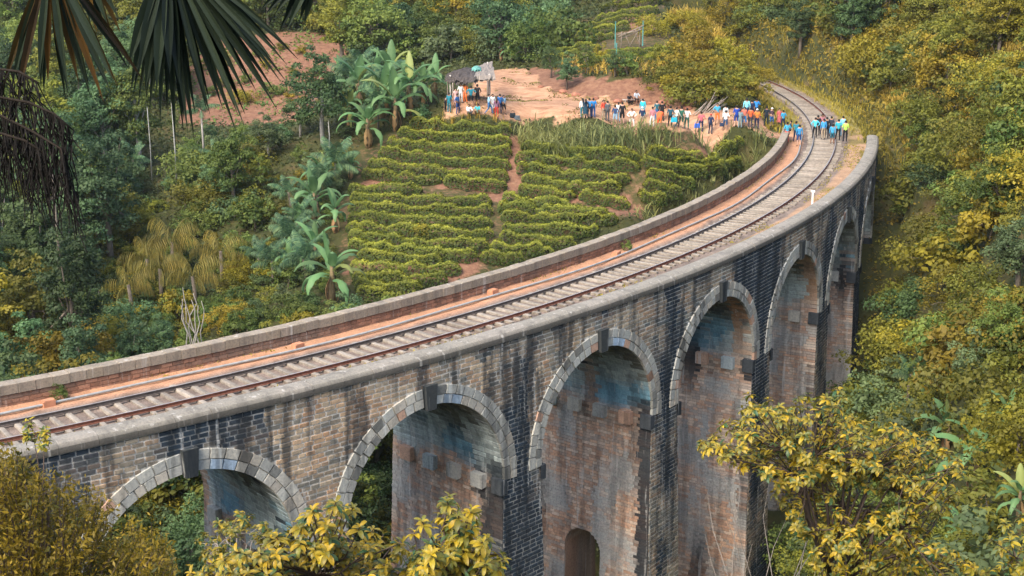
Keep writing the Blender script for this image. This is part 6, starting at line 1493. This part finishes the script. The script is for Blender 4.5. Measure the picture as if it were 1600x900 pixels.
fg_plant('broadleaf_shrub', ground_at(700, 960, 10.9), T2, .105, 'yellow shrub with a tall leading shoot before the red brick pier', 'shrub', seed=2)
T3 = tips_in([(1085, 705), (1100, 672), (1150, 650), (1145, 610), (1200, 612), (1240, 630), (1262, 600), (1310, 602), (1330, 632), (1395, 650), (1440, 668), (1500, 720), (1510, 760), (1480, 790), (1440, 800), (1420, 760), (1370, 770), (1300, 740), (1240, 760), (1190, 745), (1140, 720)], 290, 18.2, 21.2, 3)
T3 += tips_in([(1270, 900), (1260, 860), (1300, 850), (1330, 820), (1400, 800), (1440, 830), (1480, 850), (1530, 880), (1520, 930), (1270, 930)], 85, 18.2, 20.5, 4)
T3 += tips_in([(1190, 730), (1300, 720), (1400, 745), (1490, 770), (1480, 830), (1400, 830), (1300, 850), (1240, 840)], 90, 18.6, 21.5, 14)
fg_plant('broadleaf_tree', ground_at(1290, 960, 19.8), T3, .125, 'yellow-leaved small tree with dark forking limbs beside the far piers', 'tree', seed=3, r0=.042, hubs=22, yellow=.5)
T5 = tips_in([(1530, 880), (1550, 820), (1600, 790), (1660, 790), (1660, 930), (1530, 930)], 34, 20, 23, 6)
fg_plant('broadleaf_shrub', ground_at(1600, 960, 21.5), T5, .15, 'olive-yellow shrub below the hillside banana plants', 'shrub', 200, .4, 6)
T4 = tips_in([(300, 850), (330, 808), (380, 800), (430, 820), (420, 880), (320, 890)], 40, 26, 29, 5)
fg_plant('grey_shrub', ground_at(365, 960, 27.5), T4, .15, 'sparse grey-green shrub in front of the nearest arch opening', 'shrub', 180, .25, 5, twig='twigp')
# bare pale twigs below the yellow tree
root = empty('bare_bush', ground_at(1180, 930, 20.5)); tag(root, 'leafless bush of thin pale twigs under the yellow tree', 'bush'); rq = random.Random(4); b0 = Vector(root.location)
for k in range(13):
    e_ = Vector(at_depth(rq.uniform(1090, 1330), rq.uniform(730, 890), rq.uniform(20, 21.5)))-b0; g = G(); m1 = e_*.45+Vector((rq.uniform(-.3, .3), rq.uniform(-.2, .2), .1)); g.tube([Vector((0, 0, -.1)), m1, e_*.8+Vector((rq.uniform(-.12, .12), 0, .05)), e_], [.010, .007, .005, .002], 4, cap=False); ob('twig', g.mesh('twig', True), M['twigp'], root)
# fine-leaved bush in the near corner
LM['fine'] = leafmat('fine_olive_leaf', (.05, .06, .010), (.40, .27, .022), .35, .55, .2, .3)
def fine_bush(base, poly, d0, d1, n_tw, seed, label, leaf=.055, per=44):
    r = np.random.default_rng(seed); rq = random.Random(seed); root = empty('fine_leaved_bush', tuple(base)); tag(root, label, 'bush'); b0 = np.array(base); tips = np.array(tips_in(poly, n_tw, d0, d1, seed)); g = G(); Vs, Fs, Ts = [], [], []; nb = 0
    for t_ in tips:
        s0 = b0+np.array([(t_[0]-b0[0])*.45+rq.uniform(-.2, .2), (t_[1]-b0[1])*.45+rq.uniform(-.2, .2), (t_[2]-b0[2])*.35]); st = Vector(t_-b0); a_ = Vector(s0-b0); dr = (st-a_); low_ = st-dr.normalized()*rq.uniform(.35, .6); g.tube([low_, low_.lerp(st, .5)+Vector((rq.uniform(-.04, .04), rq.uniform(-.04, .04), 0)), st], [.006, .004, .002], 3, cap=False)
        if rq.random() < .25: g.tube([a_, a_.lerp(low_, .5)+Vector((rq.uniform(-.1, .1), 0, 0)), low_], [.014, .010, .006], 4, cap=False)
        u = r.random(per)[:, None]; c = np.array(low_)*(1-u)+np.array(st)*u+r.normal(0, .035, (per, 3)); nrm = unit(r.normal(0, .7, (per, 3))+np.array([0, 0, .6])); Ls = leaf*(.6+.8*r.random(per)); V, F = quads(c, nrm, Ls, Ls*.36, r, -.25); Vs.append(V); Fs.append(F+nb); nb += len(V); Ts.append(np.repeat(np.clip(rq.random()*.6+r.random(per)*.5-.05, 0, 1), 4))
    g.tube([Vector((0, 0, -.3)), Vector((tips.mean(0)-b0)*.4)], [.05, .03], 6)
    for k in range(5): g.tube([Vector((0, 0, -.2)), Vector((tips[rq.randrange(len(tips))]-b0)*.6)], [.03, .012], 5)
    ob('twigs', g.mesh('twigs'), M['twig'], root)['kind'] = 'stuff'; ob('foliage', mk('foliage', np.concatenate(Vs), np.concatenate(Fs), False, {'tint': np.concatenate(Ts)}), LM['fine'], root)['kind'] = 'stuff'; return root
fine_bush(ground_at(60, 990, 13.5), [(-60, 700), (20, 690), (55, 715), (110, 745), (155, 755), (180, 790), (190, 830), (270, 860), (290, 905), (290, 960), (-60, 960)], 12.2, 14.8, 640, 7, 'dense fine-leaved olive bush in front of the leafy end of the viaduct')
fine_bush(ground_at(215, 980, 15.5), [(170, 870), (200, 800), (235, 805), (270, 850), (285, 900), (270, 960), (170, 960)], 15, 16.5, 190, 8, 'fine-leaved yellowish bush beside the nearest arch foot')
# two thin sprigs standing up before the coping
LSP = tips_in([(35, 700), (40, 655), (48, 655), (52, 700)], 5, 12.8, 13.2, 11) + tips_in([(60, 700), (62, 668), (75, 664), (80, 700)], 6, 12.8, 13.2, 12)
fg_plant('sprig_plant', ground_at(56, 985, 13), LSP, .07, 'thin sprigs rising above the olive bush before the coping', 'plant', 60, .4, 12, (3, 5), r0=.012, hubs=3)

# ---------------------------------------------------------------- fan palm hanging into the top corner
LM['fan'] = leafmat('dark_fan_palm', (.006, .012, .008), (.034, .048, .026), .25, .5, .15, .3); LM['fanbrown'] = leafmat('withered_fan_palm', (.015, .010, .004), (.16, .085, .02), .3, .6, .2)
hub1 = at_depth(262, -75, 7.); hub2 = at_depth(78, -70, 6.4); hub3 = at_depth(500, -60, 7.6)
tb = np.array([-4.4, 4.6]); tz = float(H(*tb)); pr = empty('fan_palm', (tb[0], tb[1], tz)); tag(pr, 'dark fan palm hanging its pleated leaves and dry strands into view', 'palm'); po = Vector(pr.location); crown_z = CAM_H+3.2
g = G(); g.tube([(0, 0, -.4), (.05, .05, (crown_z-tz)*.5), (0, 0, crown_z-tz)], [.17, .14, .12], 10); ob('trunk', g.mesh('trunk', True), M['bark'], pr)
def segment(hub, ang, L, w, seed, mt, yaw=0.):
    """one pleat of a fan leaf: a long folded blade hanging from the hub; ang from straight down"""
    r = random.Random(seed); n_ = 9; V = []; F = []; T = []; d_ = Vector((math.sin(ang), r.uniform(-.18, .18)+yaw, -math.cos(ang))).normalized(); p_ = Vector(hub)-po; side = d_.cross(Vector((0, 1, 0))).normalized(); tn = r.random()
    for i in range(n_):
        t = i/(n_-1); ww = w*(.35+.65*min(1, t*2.2))*(1 if t < .6 else max(.04, 1-((t-.6)/.4)**1.3)); f_ = Vector((0, -1, 0))*ww*.45
        V += [p_+side*ww*.5+f_, p_, p_-side*ww*.5+f_]; T += [min(1, max(0, tn+r.uniform(-.1, .1)))]*3; p_ = p_+d_*L/(n_-1); d_ = (d_+Vector((0, 0, -.06*t*(1+abs(d_.x))))).normalized()
    for i in range(n_-1): F += [(i*3, i*3+1, i*3+4, i*3+3), (i*3+1, i*3+2, i*3+5, i*3+4)]
    ob('leaf_segment', mk('leaf_segment', np.array(V), F, False, {'tint': T}), mt, STALK.get(id(hub), STALK[id(hub2)]))
def petiole(hub):
    g = G(); a_ = Vector((0, 0, crown_z-tz)); b_ = Vector(hub)-po; g.tube([a_, a_.lerp(b_, .5)+Vector((0, 0, .45)), b_], [.035, .028, .02], 6); ob('leaf_stalk', g.mesh('leaf_stalk', True), M['twig'], pr)
    return [o_ for o_ in pr.children if o_.name.startswith('leaf_stalk')][-1]
STALK = {}
for hb in (hub1, hub2, hub3): STALK[id(hb)] = petiole(hb)
rq = random.Random(21); hub2b = at_depth(120, -90, 6.8)
for k in range(42):
    t = k/41; ang = R_(-19+t*74); L = (.86-.10*abs(t-.35)+rq.uniform(-.10, .06))*(1 if t > .15 else .88); segment(hub1, ang+rq.uniform(-.03, .03), L*rq.uniform(.86, 1.08), .030, 30+k, LM['fan'], -.1+.2*rq.random())
for k in range(9): segment(hub1, R_(-20+k*3.2), rq.uniform(.58, .70), .055, 80+k, LM['fan'], -.25)
for k in range(22):
    t = k/21; ang = R_(-24+t*58); segment(hub2, ang+rq.uniform(-.03, .03), .62+rq.uniform(-.1, .05), .034, 120+k, LM['fanbrown'] if k % 3 == 0 else LM['fan'], -.1+.2*rq.random())
for k in range(7): segment(hub2b, R_(4+k*4), rq.uniform(.38, .50), .034, 150+k, LM['fanbrown'] if k % 2 else LM['fan'])
for k in range(9): segment(hub3, R_(-62+k*5.5), rq.uniform(.30, .42), .040, 170+k, LM['fan'])
# dry fruiting stalks with hanging strands
M['strand'] = simple('dry_strand', (.011, .009, .007), .9, .3, 8); M['stalk'] = simple('dry_stalk', (.022, .016, .011), .9, .3, 8)
for (pts, n_, Ls) in (([(-60, 150), (0, 152), (45, 160), (85, 178), (108, 198)], 80, (.10, .36)), ([(-60, 172), (0, 180), (50, 205), (95, 232), (103, 262)], 105, (.12, .38)), ([(-60, 200), (0, 208), (40, 220), (70, 240)], 80, (.12, .38)), ([(-60, 120), (0, 108), (30, 112), (60, 130)], 44, (.1, .25))):
    q3 = [Vector(at_depth(x, y, 6.2))-po for x, y in pts]; g = G(); start = Vector((0, 0, crown_z-tz-.3)); g.tube([start, start.lerp(q3[0], .6)+Vector((0, 0, .2))]+q3, [.02, .016]+[.007, .006, .006, .005, .004][:len(q3)], 5); ob('fruit_stalk', g.mesh('fruit_stalk', True), M['stalk'], pr); g = G()
    for k in range(n_):
        u = rq.uniform(0, len(q3)-1.001); i = int(u); s0 = q3[i].lerp(q3[i+1], u-i); L = rq.uniform(*Ls); pts2 = [s0]
        dx = rq.uniform(-.05, .08)
        for t in (.25, .5, .75, 1.): pts2.append(s0+Vector((dx*t+rq.uniform(-.012, .012), rq.uniform(-.03, .03), -L*t)))
        g.tube(pts2, [.0034, .003, .003, .0028, .0018], 4, cap=False)
    ob('strands', g.mesh('strands'), M['strand'], pr)['kind'] = 'stuff'

# ---------------------------------------------------------------- thin haze volume, added to lift the blacks and soften
g = G(); zt = float(GZ.max())+6; zb = float(GZ.min())-1.5
g.box(((gx[0]+gx[-1])/2, (gy[0]+gy[-1])/2, (zt+zb)/2), (gx[-1]-gx[0]+6, gy[-1]-gy[0]+6, zt-zb))
hz = g.mesh('haze'); m = bpy.data.materials.new('black_lift_haze'); m.use_nodes = True; nn_ = m.node_tree.nodes; nn_.remove(nn_['Principled BSDF'])
pv = nn_.new('ShaderNodeVolumePrincipled'); pv.inputs['Color'].default_value = (.86, .93, .92, 1); pv.inputs['Density'].default_value = .00014; pv.inputs['Anisotropy'].default_value = .3
m.node_tree.links.new(pv.outputs[0], nn_['Material Output'].inputs['Volume']); tag(ob('haze', hz, m), kind='stuff')
